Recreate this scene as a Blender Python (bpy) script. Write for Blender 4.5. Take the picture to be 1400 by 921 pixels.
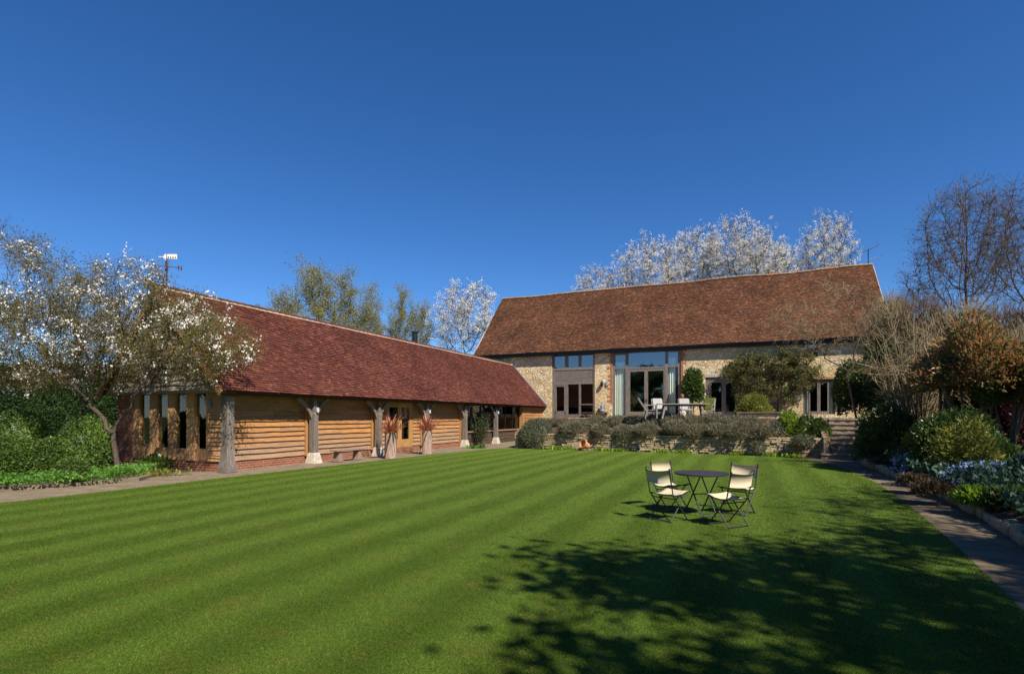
import bpy, math, random
import numpy as np
from mathutils import Vector
R = math.radians
for o in list(bpy.data.objects): bpy.data.objects.remove(o)
SC = bpy.context.scene
COL = SC.collection
PI = math.pi
# ------------------------------------------------------------------ camera, sky, sun, exposure
FPX, CX, HY, EYE = 745.0, 700.0, 569.0, 1.7
cam = bpy.data.cameras.new('camera'); camo = bpy.data.objects.new('camera', cam); COL.objects.link(camo)
camo.location = (0, 0, EYE); camo.rotation_euler = (PI/2, 0, 0)
cam.sensor_fit = 'HORIZONTAL'; cam.sensor_width = 36; cam.lens = 36*FPX/1400
cam.shift_y = (HY-460.5)/1400; cam.clip_end = 2500; cam.clip_start = 0.05
SC.camera = camo
SUN_EL, SUN_AZ = R(47.5), math.atan2(0.56, -0.83)     # azimuth from +Y towards +X
world = bpy.data.worlds.new('World'); SC.world = world; world.use_nodes = True
wn = world.node_tree
sky = wn.nodes.new('ShaderNodeTexSky'); sky.sky_type = 'NISHITA'; sky.sun_disc = False
sky.sun_elevation = SUN_EL; sky.sun_rotation = SUN_AZ
sky.altitude = 1500; sky.air_density = 0.9; sky.dust_density = 0.1; sky.ozone_density = 5.0
hs = wn.nodes.new('ShaderNodeHueSaturation'); hs.inputs['Hue'].default_value = 0.505; hs.inputs['Saturation'].default_value = 1.22; hs.inputs['Value'].default_value = 1.0
wn.links.new(sky.outputs[0], hs.inputs['Color'])
wn.links.new(hs.outputs[0], wn.nodes['Background'].inputs[0])
wn.nodes['Background'].inputs[1].default_value = 0.094
sun = bpy.data.lights.new('sun', 'SUN'); suno = bpy.data.objects.new('sun', sun); COL.objects.link(suno)
sun.energy = 5.0; sun.angle = R(0.55); sun.color = (1.0, 0.93, 0.82)
sdir = Vector((math.sin(SUN_AZ)*math.cos(SUN_EL), math.cos(SUN_AZ)*math.cos(SUN_EL), math.sin(SUN_EL)))
suno.rotation_euler = (-sdir).to_track_quat('-Z', 'Y').to_euler(); suno.location = sdir*60
vs = SC.view_settings; vs.view_transform = 'Standard'; vs.look = 'None'; vs.exposure = 0.62; vs.gamma = 1.0
try: vs.use_curve_mapping = False
except Exception: pass
SC.cycles.max_bounces = 8; SC.cycles.transparent_max_bounces = 12

# ------------------------------------------------------------------ plan: building frame
CT, ST = 0.9188, 0.3946
FX, FY = 2.67, 42.4
TH = -math.atan2(ST, CT)
def toloc(X, Y): dx, dy = X-FX, Y-FY; return dx*CT-dy*ST, dx*ST+dy*CT
def tow(x, y): return FX+CT*x+ST*y, FY-ST*x+CT*y
CLX, CLY = toloc(0, 0)
def ldir(u): k = (u-CX)/FPX; return k*CT-ST, k*ST+CT
def on_y(u, v, yc):
    dx, dy = ldir(u); t = (yc-CLY)/dy
    return CLX+t*dx, EYE+t*(HY-v)/FPX
def on_x(u, v, xc):
    dx, dy = ldir(u); t = (xc-CLX)/dx
    return CLY+t*dy, EYE+t*(HY-v)/FPX
def gp(u, v, z=0.0):
    t = (EYE-z)*FPX/(v-HY); return (u-CX)/FPX*t, t
def at(u, v, Y): return (u-CX)/FPX*Y, Y, EYE+(HY-v)/FPX*Y

# ------------------------------------------------------------------ mesh helpers
class MB:
    def __init__(s): s.V = []; s.F = []; s.n = 0
    def add(s, V, F):
        V = np.asarray(V, np.float64).reshape(-1, 3); F = np.asarray(F, np.int64)
        s.V.append(V); s.F.append(F+s.n); s.n += len(V)
    def quad(s, a, b, c, d): s.add([a, b, c, d], [[0, 1, 2, 3]])
    def poly(s, pts): s.add(pts, [list(range(len(pts)))])
    def bx(s, x0, x1, y0, y1, z0, z1):
        s.add([(x0,y0,z0),(x1,y0,z0),(x1,y1,z0),(x0,y1,z0),(x0,y0,z1),(x1,y0,z1),(x1,y1,z1),(x0,y1,z1)],
              [[0,3,2,1],[4,5,6,7],[0,1,5,4],[1,2,6,5],[2,3,7,6],[3,0,4,7]])
    def hexa(s, P): s.add(P, [[0,3,2,1],[4,5,6,7],[0,1,5,4],[1,2,6,5],[2,3,7,6],[3,0,4,7]])
    def bar(s, p, q, w, d=None, up=(0, 0, 1)):
        d = w if d is None else d
        p = Vector(p); q = Vector(q); t = (q-p).normalized(); u = Vector(up)
        if abs(t.dot(u)) > .97: u = Vector((1, 0, 0))
        a = t.cross(u).normalized()*w/2; b = a.cross(t).normalized()*d/2
        s.hexa([p-a-b, p+a-b, p+a+b, p-a+b, q-a-b, q+a-b, q+a+b, q-a+b])
    def tube(s, pts, rad, n=6, cap=True):
        P = np.asarray(pts, float); k = len(P); rad = np.broadcast_to(np.asarray(rad, float), (k,))
        T = np.gradient(P, axis=0); T /= np.linalg.norm(T, axis=1, keepdims=True)+1e-9
        ref = np.array([0, 0, 1.]) if abs(T[:, 2]).mean() < .8 else np.array([1., 0, 0])
        A = np.cross(T, ref); A /= np.linalg.norm(A, axis=1, keepdims=True)+1e-9
        B = np.cross(T, A)
        an = np.arange(n)*2*PI/n
        V = P[:, None]+rad[:, None, None]*(A[:, None]*np.cos(an)[None, :, None]+B[:, None]*np.sin(an)[None, :, None])
        i = np.arange(k-1)[:, None]*n; j = np.arange(n)[None]; j2 = (j+1) % n
        F = np.stack([i+j, i+j2, i+n+j2, i+n+j], -1).reshape(-1, 4)
        s.add(V.reshape(-1, 3), F)
        if cap:
            s.F.append(np.array([list(range(s.n-n, s.n))])); s.F.append(np.array([list(range(s.n-k*n, s.n-k*n+n))[::-1]]))
    def lathe(s, prof, n=20, c=(0, 0, 0)):
        P = np.array(prof, float); k = len(P); an = np.arange(n)*2*PI/n
        V = np.stack([c[0]+P[:, 0:1]*np.cos(an), c[1]+P[:, 0:1]*np.sin(an), c[2]+np.repeat(P[:, 1:2], n, 1)], -1)
        i = np.arange(k-1)[:, None]*n; j = np.arange(n)[None]; j2 = (j+1) % n
        s.add(V.reshape(-1, 3), np.stack([i+j, i+j2, i+n+j2, i+n+j], -1).reshape(-1, 4))
        s.F.append(np.array([list(range(s.n-n, s.n))]))
    def build(s, name, mat, parent=None, smooth=False, loc=None):
        me = bpy.data.meshes.new(name)
        V = np.concatenate(s.V)
        me.vertices.add(len(V)); me.vertices.foreach_set('co', V.astype(np.float32).ravel())
        loops = np.concatenate([f.ravel() for f in s.F]); tot = np.concatenate([np.full(len(f), f.shape[1]) for f in s.F])
        st = np.concatenate([[0], np.cumsum(tot)[:-1]])
        me.loops.add(len(loops)); me.loops.foreach_set('vertex_index', loops.astype(np.int32))
        me.polygons.add(len(tot)); me.polygons.foreach_set('loop_start', st.astype(np.int32))
        me.polygons.foreach_set('use_smooth', np.full(len(tot), bool(smooth)))
        me.update(calc_edges=True)
        me.materials.append(mat)
        o = bpy.data.objects.new(name, me); COL.objects.link(o)
        if parent is not None: o.parent = parent
        if loc is not None: o.location = loc
        return o
def thing(name, label, cat, loc=(0, 0, 0), rz=0, group=None):
    o = bpy.data.objects.new(name, None); COL.objects.link(o); o.empty_display_size = .2
    o.location = loc; o.rotation_euler = (0, 0, rz)
    return tag(o, label, cat, group)
def tag(o, label, cat, group=None):
    o['label'] = label; o['category'] = cat
    if group: o['group'] = group
    return o
def struct(o): o['kind'] = 'structure'; return o
def stuff(o, label, cat): o['kind'] = 'stuff'; return tag(o, label, cat)
def dup(src, loc, rz=0, label=None, scale=None):
    r = src.copy(); COL.objects.link(r); r.location = loc; r.rotation_euler = (0, 0, rz)
    if label: r['label'] = label
    if scale: r.scale = scale if hasattr(scale, '__len__') else (scale,)*3
    def rec(a, b):
        for ch in list(a.children):
            if ch is b: continue
            c = ch.copy(); COL.objects.link(c); c.parent = b; rec(ch, c)
    rec(src, r); return r
def bevel(o, w=.006, seg=2):
    m = o.modifiers.new('edge', 'BEVEL'); m.width = w; m.segments = seg; m.limit_method = 'ANGLE'; return o

# ------------------------------------------------------------------ material helpers
def newmat(name, rough=.7, spec=.3, metal=0):
    m = bpy.data.materials.new(name); m.use_nodes = True; nt = m.node_tree; b = nt.nodes['Principled BSDF']
    b.inputs['Roughness'].default_value = rough; b.inputs['Specular IOR Level'].default_value = spec; b.inputs['Metallic'].default_value = metal
    return m, nt, b
def nd(nt, t, **kw):
    n = nt.nodes.new(t)
    for k, v in kw.items():
        if hasattr(n, k): setattr(n, k, v)
        else: n.inputs[k].default_value = v
    return n
def co(nt, scale=(1, 1, 1), src='Object'):
    t = nd(nt, 'ShaderNodeTexCoord'); m = nd(nt, 'ShaderNodeMapping'); m.inputs['Scale'].default_value = scale
    nt.links.new(t.outputs[src], m.inputs[0]); return m.outputs[0]
def noise(nt, scale, vec=None, detail=4, rough=.55, dist=0):
    n = nd(nt, 'ShaderNodeTexNoise'); n.inputs['Scale'].default_value = scale; n.inputs['Detail'].default_value = detail
    n.inputs['Roughness'].default_value = rough; n.inputs['Distortion'].default_value = dist
    if vec is not None: nt.links.new(vec, n.inputs['Vector'])
    return n.outputs[0]
def ramp(nt, fac, stops, interp='LINEAR'):
    r = nd(nt, 'ShaderNodeValToRGB'); cr = r.color_ramp; cr.interpolation = interp
    while len(cr.elements) < len(stops): cr.elements.new(.5)
    for e, (p, c) in zip(cr.elements, stops):
        e.position = p; e.color = (c, c, c, 1) if not hasattr(c, '__len__') else (*c, 1)
    nt.links.new(fac, r.inputs[0]); return r.outputs[0]
def mixc(nt, fac, a, b, blend='MIX'):
    m = nd(nt, 'ShaderNodeMix'); m.data_type = 'RGBA'; m.blend_type = blend
    for i, x in ((0, fac), (6, a), (7, b)):
        if isinstance(x, (int, float)): m.inputs[i].default_value = x
        elif isinstance(x, tuple): m.inputs[i].default_value = (*x, 1)
        else: nt.links.new(x, m.inputs[i])
    return m.outputs[2]
def math_(nt, op, a, b=None):
    m = nd(nt, 'ShaderNodeMath'); m.operation = op
    for i, x in ((0, a), (1, b)):
        if x is None: continue
        if isinstance(x, (int, float)): m.inputs[i].default_value = x
        else: nt.links.new(x, m.inputs[i])
    return m.outputs[0]
def bump(nt, b, h, strength=.5, dist=.02):
    n = nd(nt, 'ShaderNodeBump'); n.inputs['Strength'].default_value = strength; n.inputs['Distance'].default_value = dist
    nt.links.new(h, n.inputs['Height']); nt.links.new(n.outputs[0], b.inputs['Normal'])
def island(nt): return nd(nt, 'ShaderNodeNewGeometry').outputs['Random Per Island']
def setc(nt, b, c):
    if isinstance(c, tuple): b.inputs['Base Color'].default_value = (*c, 1)
    else: nt.links.new(c, b.inputs['Base Color'])

def plain(name, c, rough=.6, spec=.3, metal=0, var=.25, scale=8, bmp=.15):
    m, nt, b = newmat(name, rough, spec, metal)
    n = noise(nt, scale, co(nt), 5)
    lo = tuple(x*(1-var) for x in c); hi = tuple(min(1, x*(1+var)) for x in c)
    setc(nt, b, ramp(nt, n, [(.25, lo), (.75, hi)])); bump(nt, b, n, bmp, .01); return m
LEAFK = 1.3
def leafmat(name, cols, trans=.3, rough=.5, spec=.35, tcol=None):
    m, nt, b = newmat(name, rough, spec)
    cols = [tuple(min(.85, q*LEAFK) for q in x) for x in cols]; k = len(cols); c = ramp(nt, island(nt), [((i+.5)/k, x) for i, x in enumerate(cols)])
    big = noise(nt, .9, co(nt), 2)
    c = mixc(nt, .45, c, ramp(nt, big, [(.35, tuple(x*.75 for x in cols[0])), (.65, tuple(min(1, x*1.15) for x in cols[-1]))]))
    setc(nt, b, c)
    t = nd(nt, 'ShaderNodeBsdfTranslucent'); hsv = nd(nt, 'ShaderNodeHueSaturation'); hsv.inputs['Value'].default_value = 1.5; hsv.inputs['Hue'].default_value = .49
    nt.links.new(c, hsv.inputs['Color']); nt.links.new(hsv.outputs[0], t.inputs[0])
    mx = nd(nt, 'ShaderNodeMixShader'); mx.inputs[0].default_value = trans
    nt.links.new(b.outputs[0], mx.inputs[1]); nt.links.new(t.outputs[0], mx.inputs[2])
    nt.links.new(mx.outputs[0], nt.nodes['Material Output'].inputs[0]); return m
def petalmat(name, cols): return leafmat(name, [tuple(q/LEAFK for q in c) for c in cols], .25, .6, .2)

def m_lawn(name, blades=False):
    m, nt, b = newmat(name, .75, .12)
    t = nd(nt, 'ShaderNodeTexCoord'); sx = nd(nt, 'ShaderNodeSeparateXYZ'); nt.links.new(t.outputs['Object'], sx.inputs[0])
    wob = noise(nt, .5, t.outputs['Object'], 2)
    q = math_(nt, 'ADD', math_(nt, 'MULTIPLY', sx.outputs[0], CT), math_(nt, 'MULTIPLY', sx.outputs[1], -ST))
    q = math_(nt, 'ADD', q, math_(nt, 'MULTIPLY', wob, .35))
    s = math_(nt, 'SINE', math_(nt, 'MULTIPLY', q, 2*PI/1.04))
    s = math_(nt, 'ADD', math_(nt, 'MULTIPLY', math_(nt, 'MULTIPLY', s, 1.8), .5), .5)
    s = mixc(nt, ramp(nt, noise(nt, .13, t.outputs['Object'], 3), [(.38, .5), (.62, .0)]), s, (.5, .5, .5))
    stripe = ramp(nt, s, [(.1, (.072, .122, .010)), (.9, (.116, .186, .021))])
    patch = noise(nt, .55, t.outputs['Object'], 5, .6)
    c = mixc(nt, ramp(nt, patch, [(.3, 0.0), (.7, .65)]), stripe, (.098, .152, .016))
    patch2 = noise(nt, 1.7, t.outputs['Object'], 6, .7)
    c = mixc(nt, ramp(nt, patch2, [(.52, 0.0), (.75, .55)]), c, (.175, .165, .034))
    patch3 = noise(nt, 5.5, t.outputs['Object'], 5, .7)
    c = mixc(nt, ramp(nt, patch3, [(.55, 0.0), (.72, .5)]), c, (.20, .165, .045))
    c = mixc(nt, ramp(nt, noise(nt, 3.1, t.outputs['Object'], 4, .6), [(.56, 0.0), (.70, .45)]), c, (.055, .120, .016))
    fine = noise(nt, 45, t.outputs['Object'], 6, .75)
    c = mixc(nt, .85, c, ramp(nt, fine, [(.3, .35), (.7, 1.55)]), 'MULTIPLY')
    if blades: c = mixc(nt, .8, c, ramp(nt, island(nt), [(0, .6), (.5, 1.0), (1, 1.5)]), 'MULTIPLY')
    setc(nt, b, c)
    if not blades:
        f2 = noise(nt, 120, t.outputs['Object'], 3, .7)
        bump(nt, b, math_(nt, 'ADD', fine, f2), .9, .03)
    else:
        tr = nd(nt, 'ShaderNodeBsdfTranslucent'); nt.links.new(c, tr.inputs[0]); mx = nd(nt, 'ShaderNodeMixShader'); mx.inputs[0].default_value = .3
        nt.links.new(b.outputs[0], mx.inputs[1]); nt.links.new(tr.outputs[0], mx.inputs[2]); nt.links.new(mx.outputs[0], nt.nodes['Material Output'].inputs[0])
    return m
def m_rubble(name, cols, scale=(3.6, 3.6, 5.2), mortar=(.36, .27, .155)):
    m, nt, b = newmat(name, .9, .1)
    v = co(nt, scale); dn = nd(nt, 'ShaderNodeTexNoise'); dn.inputs['Scale'].default_value = 1.6
    nt.links.new(v, dn.inputs['Vector']); v2 = mixc(nt, .12, v, dn.outputs[1], 'ADD')
    vo = nd(nt, 'ShaderNodeTexVoronoi'); vo.inputs['Scale'].default_value = 1; nt.links.new(v2, vo.inputs['Vector'])
    ve = nd(nt, 'ShaderNodeTexVoronoi'); ve.feature = 'DISTANCE_TO_EDGE'; ve.inputs['Scale'].default_value = 1; nt.links.new(v2, ve.inputs['Vector'])
    sp = nd(nt, 'ShaderNodeSeparateColor'); nt.links.new(vo.outputs['Color'], sp.inputs[0])
    k = len(cols); c = ramp(nt, sp.outputs[0], [((i+.5)/k, x) for i, x in enumerate(cols)])
    g = noise(nt, 22, co(nt), 5); c = mixc(nt, .6, c, ramp(nt, g, [(.3, .65), (.7, 1.3)]), 'MULTIPLY')
    e = ramp(nt, ve.outputs['Distance'], [(.02, 0.0), (.10, 1.0)])
    c = mixc(nt, e, mortar, c)
    big = noise(nt, .6, co(nt), 4); c = mixc(nt, .5, c, ramp(nt, big, [(.35, .75), (.65, 1.2)]), 'MULTIPLY')
    setc(nt, b, c); bump(nt, b, math_(nt, 'ADD', math_(nt, 'MULTIPLY', e, sp.outputs[1]), math_(nt, 'MULTIPLY', g, .4)), .9, .06); return m
def m_tiles(name, cols, lichen=None, amt=.3, streak=.5):
    m, nt, b = newmat(name, .85, .15)
    k = len(cols); c = ramp(nt, island(nt), [((i+.5)/k, x) for i, x in enumerate(cols)])
    n = noise(nt, .5, co(nt), 5, .6); c = mixc(nt, streak, c, ramp(nt, n, [(.3, .6), (.7, 1.3)]), 'MULTIPLY')
    g = noise(nt, 30, co(nt), 4); c = mixc(nt, .5, c, ramp(nt, g, [(.3, .7), (.7, 1.3)]), 'MULTIPLY')
    if lichen:
        l = noise(nt, 2.2, co(nt), 8, .72); c = mixc(nt, ramp(nt, l, [(.52, 0.0), (.68, amt)]), c, lichen)
    setc(nt, b, c); bump(nt, b, g, .4, .01); return m
def m_wood(name, c1, c2, axis=0, grey=None, zlo=None, zhi=None, rough=.75):
    m, nt, b = newmat(name, rough, .2)
    sc = [9, 9, 9]; sc[axis] = .8
    g = noise(nt, 3.2, co(nt, tuple(sc)), 7, .68, .4)
    c = ramp(nt, g, [(.3, c1), (.7, c2)])
    isl = island(nt); c = mixc(nt, .55, c, ramp(nt, isl, [(0, .7), (1, 1.25)]), 'MULTIPLY')
    if grey:
        t = nd(nt, 'ShaderNodeTexCoord'); sx = nd(nt, 'ShaderNodeSeparateXYZ'); nt.links.new(t.outputs['Object'], sx.inputs[0])
        q = math_(nt, 'ADD', sx.outputs[2], math_(nt, 'MULTIPLY', math_(nt, 'ADD', noise(nt, .8, co(nt), 4), math_(nt, 'MULTIPLY', isl, .5)), .8))
        mr = nd(nt, 'ShaderNodeMapRange'); nt.links.new(q, mr.inputs[0]); mr.inputs[1].default_value = zlo; mr.inputs[2].default_value = zhi; mr.inputs[3].default_value = .8; mr.inputs[4].default_value = 0
        c = mixc(nt, mr.outputs[0], c, mixc(nt, .8, grey, ramp(nt, g, [(.3, .6), (.7, 1.3)]), 'MULTIPLY'))
    setc(nt, b, c); bump(nt, b, g, .5, .012); return m
def m_brick(name, c1, c2, mortar, axis='x', bw=.225, bh=.075):
    m, nt, b = newmat(name, .9, .1)
    t = nd(nt, 'ShaderNodeTexCoord'); sx = nd(nt, 'ShaderNodeSeparateXYZ'); nt.links.new(t.outputs['Object'], sx.inputs[0])
    cb = nd(nt, 'ShaderNodeCombineXYZ'); nt.links.new(math_(nt, 'ADD', sx.outputs[0], sx.outputs[1]), cb.inputs[0]); nt.links.new(sx.outputs[2], cb.inputs[1])
    br = nd(nt, 'ShaderNodeTexBrick'); nt.links.new(cb.outputs[0], br.inputs['Vector'])
    br.inputs['Scale'].default_value = 1; br.inputs['Brick Width'].default_value = bw; br.inputs['Row Height'].default_value = bh; br.inputs['Mortar Size'].default_value = .008
    br.inputs['Color1'].default_value = (*c1, 1); br.inputs['Color2'].default_value = (*c2, 1); br.inputs['Mortar'].default_value = (*mortar, 1)
    g = noise(nt, 14, co(nt), 5); c = mixc(nt, .6, br.outputs[0], ramp(nt, g, [(.3, .65), (.7, 1.3)]), 'MULTIPLY')
    setc(nt, b, c); bump(nt, b, br.outputs[1], -.6, .01); return m
def m_glass(name, refl=.1, tint=(.8, .85, .85)):
    m = bpy.data.materials.new(name); m.use_nodes = True; nt = m.node_tree; nt.nodes.clear()
    out = nd(nt, 'ShaderNodeOutputMaterial'); tr = nd(nt, 'ShaderNodeBsdfTransparent'); tr.inputs[0].default_value = (*tint, 1)
    gl = nd(nt, 'ShaderNodeBsdfGlossy'); gl.inputs['Roughness'].default_value = .015
    w = noise(nt, 1.3, co(nt), 2); bp = nd(nt, 'ShaderNodeBump'); bp.inputs['Strength'].default_value = .04; bp.inputs['Distance'].default_value = .05
    nt.links.new(w, bp.inputs['Height']); nt.links.new(bp.outputs[0], gl.inputs['Normal'])
    fr = nd(nt, 'ShaderNodeFresnel'); fr.inputs[0].default_value = 1.52
    bf = nd(nt, 'ShaderNodeNewGeometry').outputs['Backfacing']; f = math_(nt, 'MULTIPLY', math_(nt, 'ADD', fr.outputs[0], refl), math_(nt, 'SUBTRACT', 1.0, bf))
    mx = nd(nt, 'ShaderNodeMixShader'); nt.links.new(f, mx.inputs[0]); nt.links.new(tr.outputs[0], mx.inputs[1]); nt.links.new(gl.outputs[0], mx.inputs[2])
    nt.links.new(mx.outputs[0], out.inputs[0]); return m
def m_ground(name, cols, scale=6, fine=60, bmp=.5, rough=.95):
    m, nt, b = newmat(name, rough, .1)
    n = noise(nt, scale, co(nt), 8, .7); k = len(cols)
    c = ramp(nt, n, [(.25+.5*i/(k-1), x) for i, x in enumerate(cols)])
    f = noise(nt, fine, co(nt), 5, .7); c = mixc(nt, .7, c, ramp(nt, f, [(.3, .55), (.7, 1.4)]), 'MULTIPLY')
    setc(nt, b, c); bump(nt, b, math_(nt, 'ADD', n, f), bmp, .02); return m

MT = {}
MT['lawn'] = m_lawn('lawn_turf'); MT['blades'] = m_lawn('lawn_blades', True)
MT['ground'] = m_ground('rough_grass', [(.03, .05, .012), (.06, .09, .02), (.09, .09, .03)], .6, 20)
MT['soil'] = m_ground('soil', [(.035, .022, .014), (.07, .045, .028), (.11, .075, .05)], 5)
MT['gravel'] = m_ground('gravel', [(.11, .085, .06), (.20, .155, .105), (.29, .23, .155)], 2.2, 60)
MT['paving'] = m_ground('worn_paving', [(.10, .075, .048), (.16, .122, .080), (.22, .172, .115)], 1.6, 55)
MT['terrace'] = m_ground('terrace_stone', [(.25, .2, .14), (.33, .27, .2)], 2, 40)
MT['rubble'] = m_rubble('rubble_stone', [(.60, .44, .22), (.68, .53, .30), (.48, .34, .17), (.74, .63, .44), (.58, .45, .26), (.68, .50, .26)], mortar=(.50, .39, .24))
def m_stone(name, cols):
    m, nt, b = newmat(name, .92, .1); k = len(cols)
    c = ramp(nt, island(nt), [((i+.5)/k, x) for i, x in enumerate(cols)])
    g = noise(nt, 13, co(nt), 7, .7); c = mixc(nt, .8, c, ramp(nt, g, [(.3, .5), (.7, 1.4)]), 'MULTIPLY')
    l = noise(nt, 3, co(nt), 6, .7); c = mixc(nt, ramp(nt, l, [(.55, 0.0), (.7, .5)]), c, (.30, .28, .22))
    setc(nt, b, c); bump(nt, b, g, .8, .025); return m
MT['drystone'] = m_stone('drystone', [(.33, .24, .14), (.42, .32, .19), (.23, .17, .10), (.48, .38, .24), (.36, .27, .16)])
MT['stepstone'] = m_stone('stepstone', [(.2, .155, .11), (.26, .2, .15), (.17, .13, .10)])
MT['padstone'] = plain('padstone', (.47, .41, .33), .9, .1, var=.35, scale=9, bmp=.4)
MT['newtile'] = m_tiles('red_clay_tiles', [(.118, .036, .025), (.092, .029, .022), (.142, .044, .029), (.072, .025, .020), (.126, .039, .026), (.106, .033, .024), (.17, .062, .037)], (.07, .040, .034), .4, .6)
MT['oldtile'] = m_tiles('old_clay_tiles', [(.112, .044, .022), (.088, .036, .020), (.13, .050, .023), (.07, .031, .019), (.10, .040, .020), (.18, .082, .042)], (.070, .058, .038), .65, .85)
MT['mortar'] = plain('ridge_mortar', (.58, .45, .31), .9, .1, var=.3)
MT['lead'] = plain('lead', (.16, .19, .23), .5, .4, var=.2)
MT['black'] = plain('black_metal', (.012, .012, .014), .4, .4, var=.3)
MT['oak_y'] = m_wood('oak_boards', (.25, .105, .034), (.50, .255, .098), 1, (.30, .215, .15), .85, 1.85)
MT['oak_x'] = m_wood('oak_panel', (.33, .17, .07), (.52, .31, .14), 2)
MT['oak_post'] = m_wood('oak_studs', (.28, .135, .045), (.48, .265, .10), 2)
MT['grey_oak'] = m_wood('weathered_oak', (.085, .07, .058), (.25, .21, .175), 2)
MT['grey_oak_h'] = m_wood('weathered_oak_rail', (.085, .07, .06), (.22, .185, .16), 0)
MT['silver'] = m_wood('silver_boards', (.12, .10, .085), (.36, .31, .265), 0)
MT['dark_oak'] = m_wood('dark_oak', (.04, .028, .02), (.10, .07, .045), 1)
MT['brick'] = m_brick('red_brick', (.30, .095, .048), (.21, .06, .035), (.30, .23, .16))
MT['quoin'] = m_brick('orange_brick', (.40, .12, .045), (.32, .085, .036), (.33, .25, .16))
MT['glass'] = m_glass('window_glass', .26, (.93, .96, .95)); MT['glass_low'] = m_glass('clear_glass', .02, (.97, .98, .975)); MT['glass_dark'] = m_glass('barn_glass', .05, (.85, .88, .86))
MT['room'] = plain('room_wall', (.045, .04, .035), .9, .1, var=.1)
MT['curtain'] = plain('curtain', (.62, .68, .56), .9, .1, var=.06, scale=3)
MT['canvas'] = plain('canvas', (.54, .46, .31), .9, .1, var=.07, scale=200, bmp=.3)
MT['metal'] = plain('dark_steel', (.035, .036, .042), .4, .45, .3, var=.2)
MT['teak'] = m_wood('grey_teak', (.20, .18, .165), (.38, .355, .33), 0)
MT['white'] = plain('white_cushion', (.36, .345, .33), .8, .2, var=.05)
MT['moss'] = plain('mossy_cloth', (.11, .115, .022), .9, .1, var=.4, scale=14)
MT['terracotta'] = plain('terracotta', (.50, .22, .10), .85, .15, var=.25)
MT['bronze'] = plain('rusty_figure', (.22, .085, .035), .7, .3, var=.3)
MT['log'] = m_wood('split_log', (.10, .06, .045), (.50, .35, .27), 2)
MT['bench'] = m_wood('bench_wood', (.20, .13, .09), (.36, .25, .19), 1)
MT['bark'] = m_wood('bark', (.05, .036, .026), (.14, .105, .078), 2, rough=.9)
MT['bark_pale'] = m_wood('pale_bark', (.14, .10, .06), (.30, .235, .16), 2, rough=.9)
MT['bark_birch'] = m_wood('birch_bark', (.25, .21, .17), (.6, .55, .48), 0, rough=.9)
MT['twig'] = plain('twigs', (.115, .078, .050), .9, .1, var=.3)
MT['twig_red'] = plain('twigs_reddish', (.12, .075, .05), .9, .1, var=.3)
MT['twig_straw'] = plain('straw_twigs', (.26, .20, .11), .9, .1, var=.35)
MT['chrome'] = plain('pale_metal', (.75, .76, .78), .3, .5, .4, var=.05)
MT['vane'] = plain('gilded_white', (.85, .78, .68), .5, .4, var=.05)
MT['rust'] = plain('rust_iron', (.10, .045, .03), .8, .2, var=.3)
LF = {}
LF['box'] = leafmat('box_leaves', [(.024, .050, .007), (.050, .094, .013), (.10, .155, .026)], .2, .45, .4)
LF['hedge'] = leafmat('hedge_leaves', [(.010, .026, .006), (.020, .042, .009), (.030, .06, .012)], .15)
LF['bright'] = leafmat('bright_leaves', [(.045, .12, .012), (.07, .17, .018), (.10, .21, .03)], .3)
LF['lime'] = leafmat('lime_leaves', [(.09, .16, .012), (.15, .24, .02), (.22, .30, .03)], .35)
LF['yellow'] = leafmat('yellow_leaves', [(.06, .085, .014), (.12, .14, .02), (.22, .20, .03)], .35)
LF['olive'] = leafmat('young_leaves', [(.080, .082, .017), (.12, .118, .024), (.165, .135, .034)], .4)
LF['birch'] = leafmat('birch_leaves', [(.14, .145, .030), (.20, .19, .036), (.26, .21, .045)], .45)
LF['spring'] = leafmat('spring_leaves', [(.095, .115, .018), (.13, .15, .02), (.17, .18, .03)], .4)
LF['lavender'] = leafmat('lavender_leaves', [(.12, .125, .07), (.17, .17, .10), (.23, .22, .15), (.16, .13, .09)], .35, .8, .1)
LF['rosemary'] = leafmat('rosemary_leaves', [(.075, .085, .04), (.11, .12, .065), (.16, .16, .11)], .3, .7, .15)
LF['climber'] = leafmat('climber_leaves', [(.045, .068, .014), (.075, .100, .020), (.11, .130, .028), (.13, .10, .04)], .35)
LF['mid'] = leafmat('mid_leaves', [(.022, .045, .009), (.042, .075, .014), (.08, .115, .022)], .25, .35, .5)
LF['photinia'] = leafmat('photinia_leaves', [(.08, .11, .025), (.20, .075, .03), (.34, .095, .04), (.42, .14, .06), (.16, .16, .06)], .4, .35, .5)
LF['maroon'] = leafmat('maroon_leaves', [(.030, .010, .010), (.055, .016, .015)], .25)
LF['phormium'] = leafmat('bronze_leaves', [(.20, .06, .035), (.29, .105, .055), (.40, .17, .085)], .2, .5, .4)
LF['bluegreen'] = leafmat('bluegreen_leaves', [(.025, .06, .03), (.045, .095, .048), (.085, .14, .075)], .25)
LF['brown'] = leafmat('brown_scrub', [(.045, .038, .018), (.085, .065, .032), (.12, .085, .042)], .25)
LF['dead'] = leafmat('russet_leaves', [(.07, .058, .025), (.11, .072, .036), (.15, .095, .05)], .2)
LF['tree'] = leafmat('tree_leaves', [(.02, .04, .01), (.03, .06, .012), (.05, .085, .016)], .25)
PT = {}
PT['white'] = petalmat('white_petals', [(.74, .72, .66), (.85, .83, .76), (.80, .74, .70)])
PT['blue'] = petalmat('blue_petals', [(.22, .30, .62), (.34, .42, .75), (.45, .5, .78)])
PT['purple'] = petalmat('purple_petals', [(.30, .09, .42), (.42, .16, .52)])
PT['pink'] = petalmat('pink_petals', [(.7, .06, .10), (.75, .12, .16)])
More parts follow.
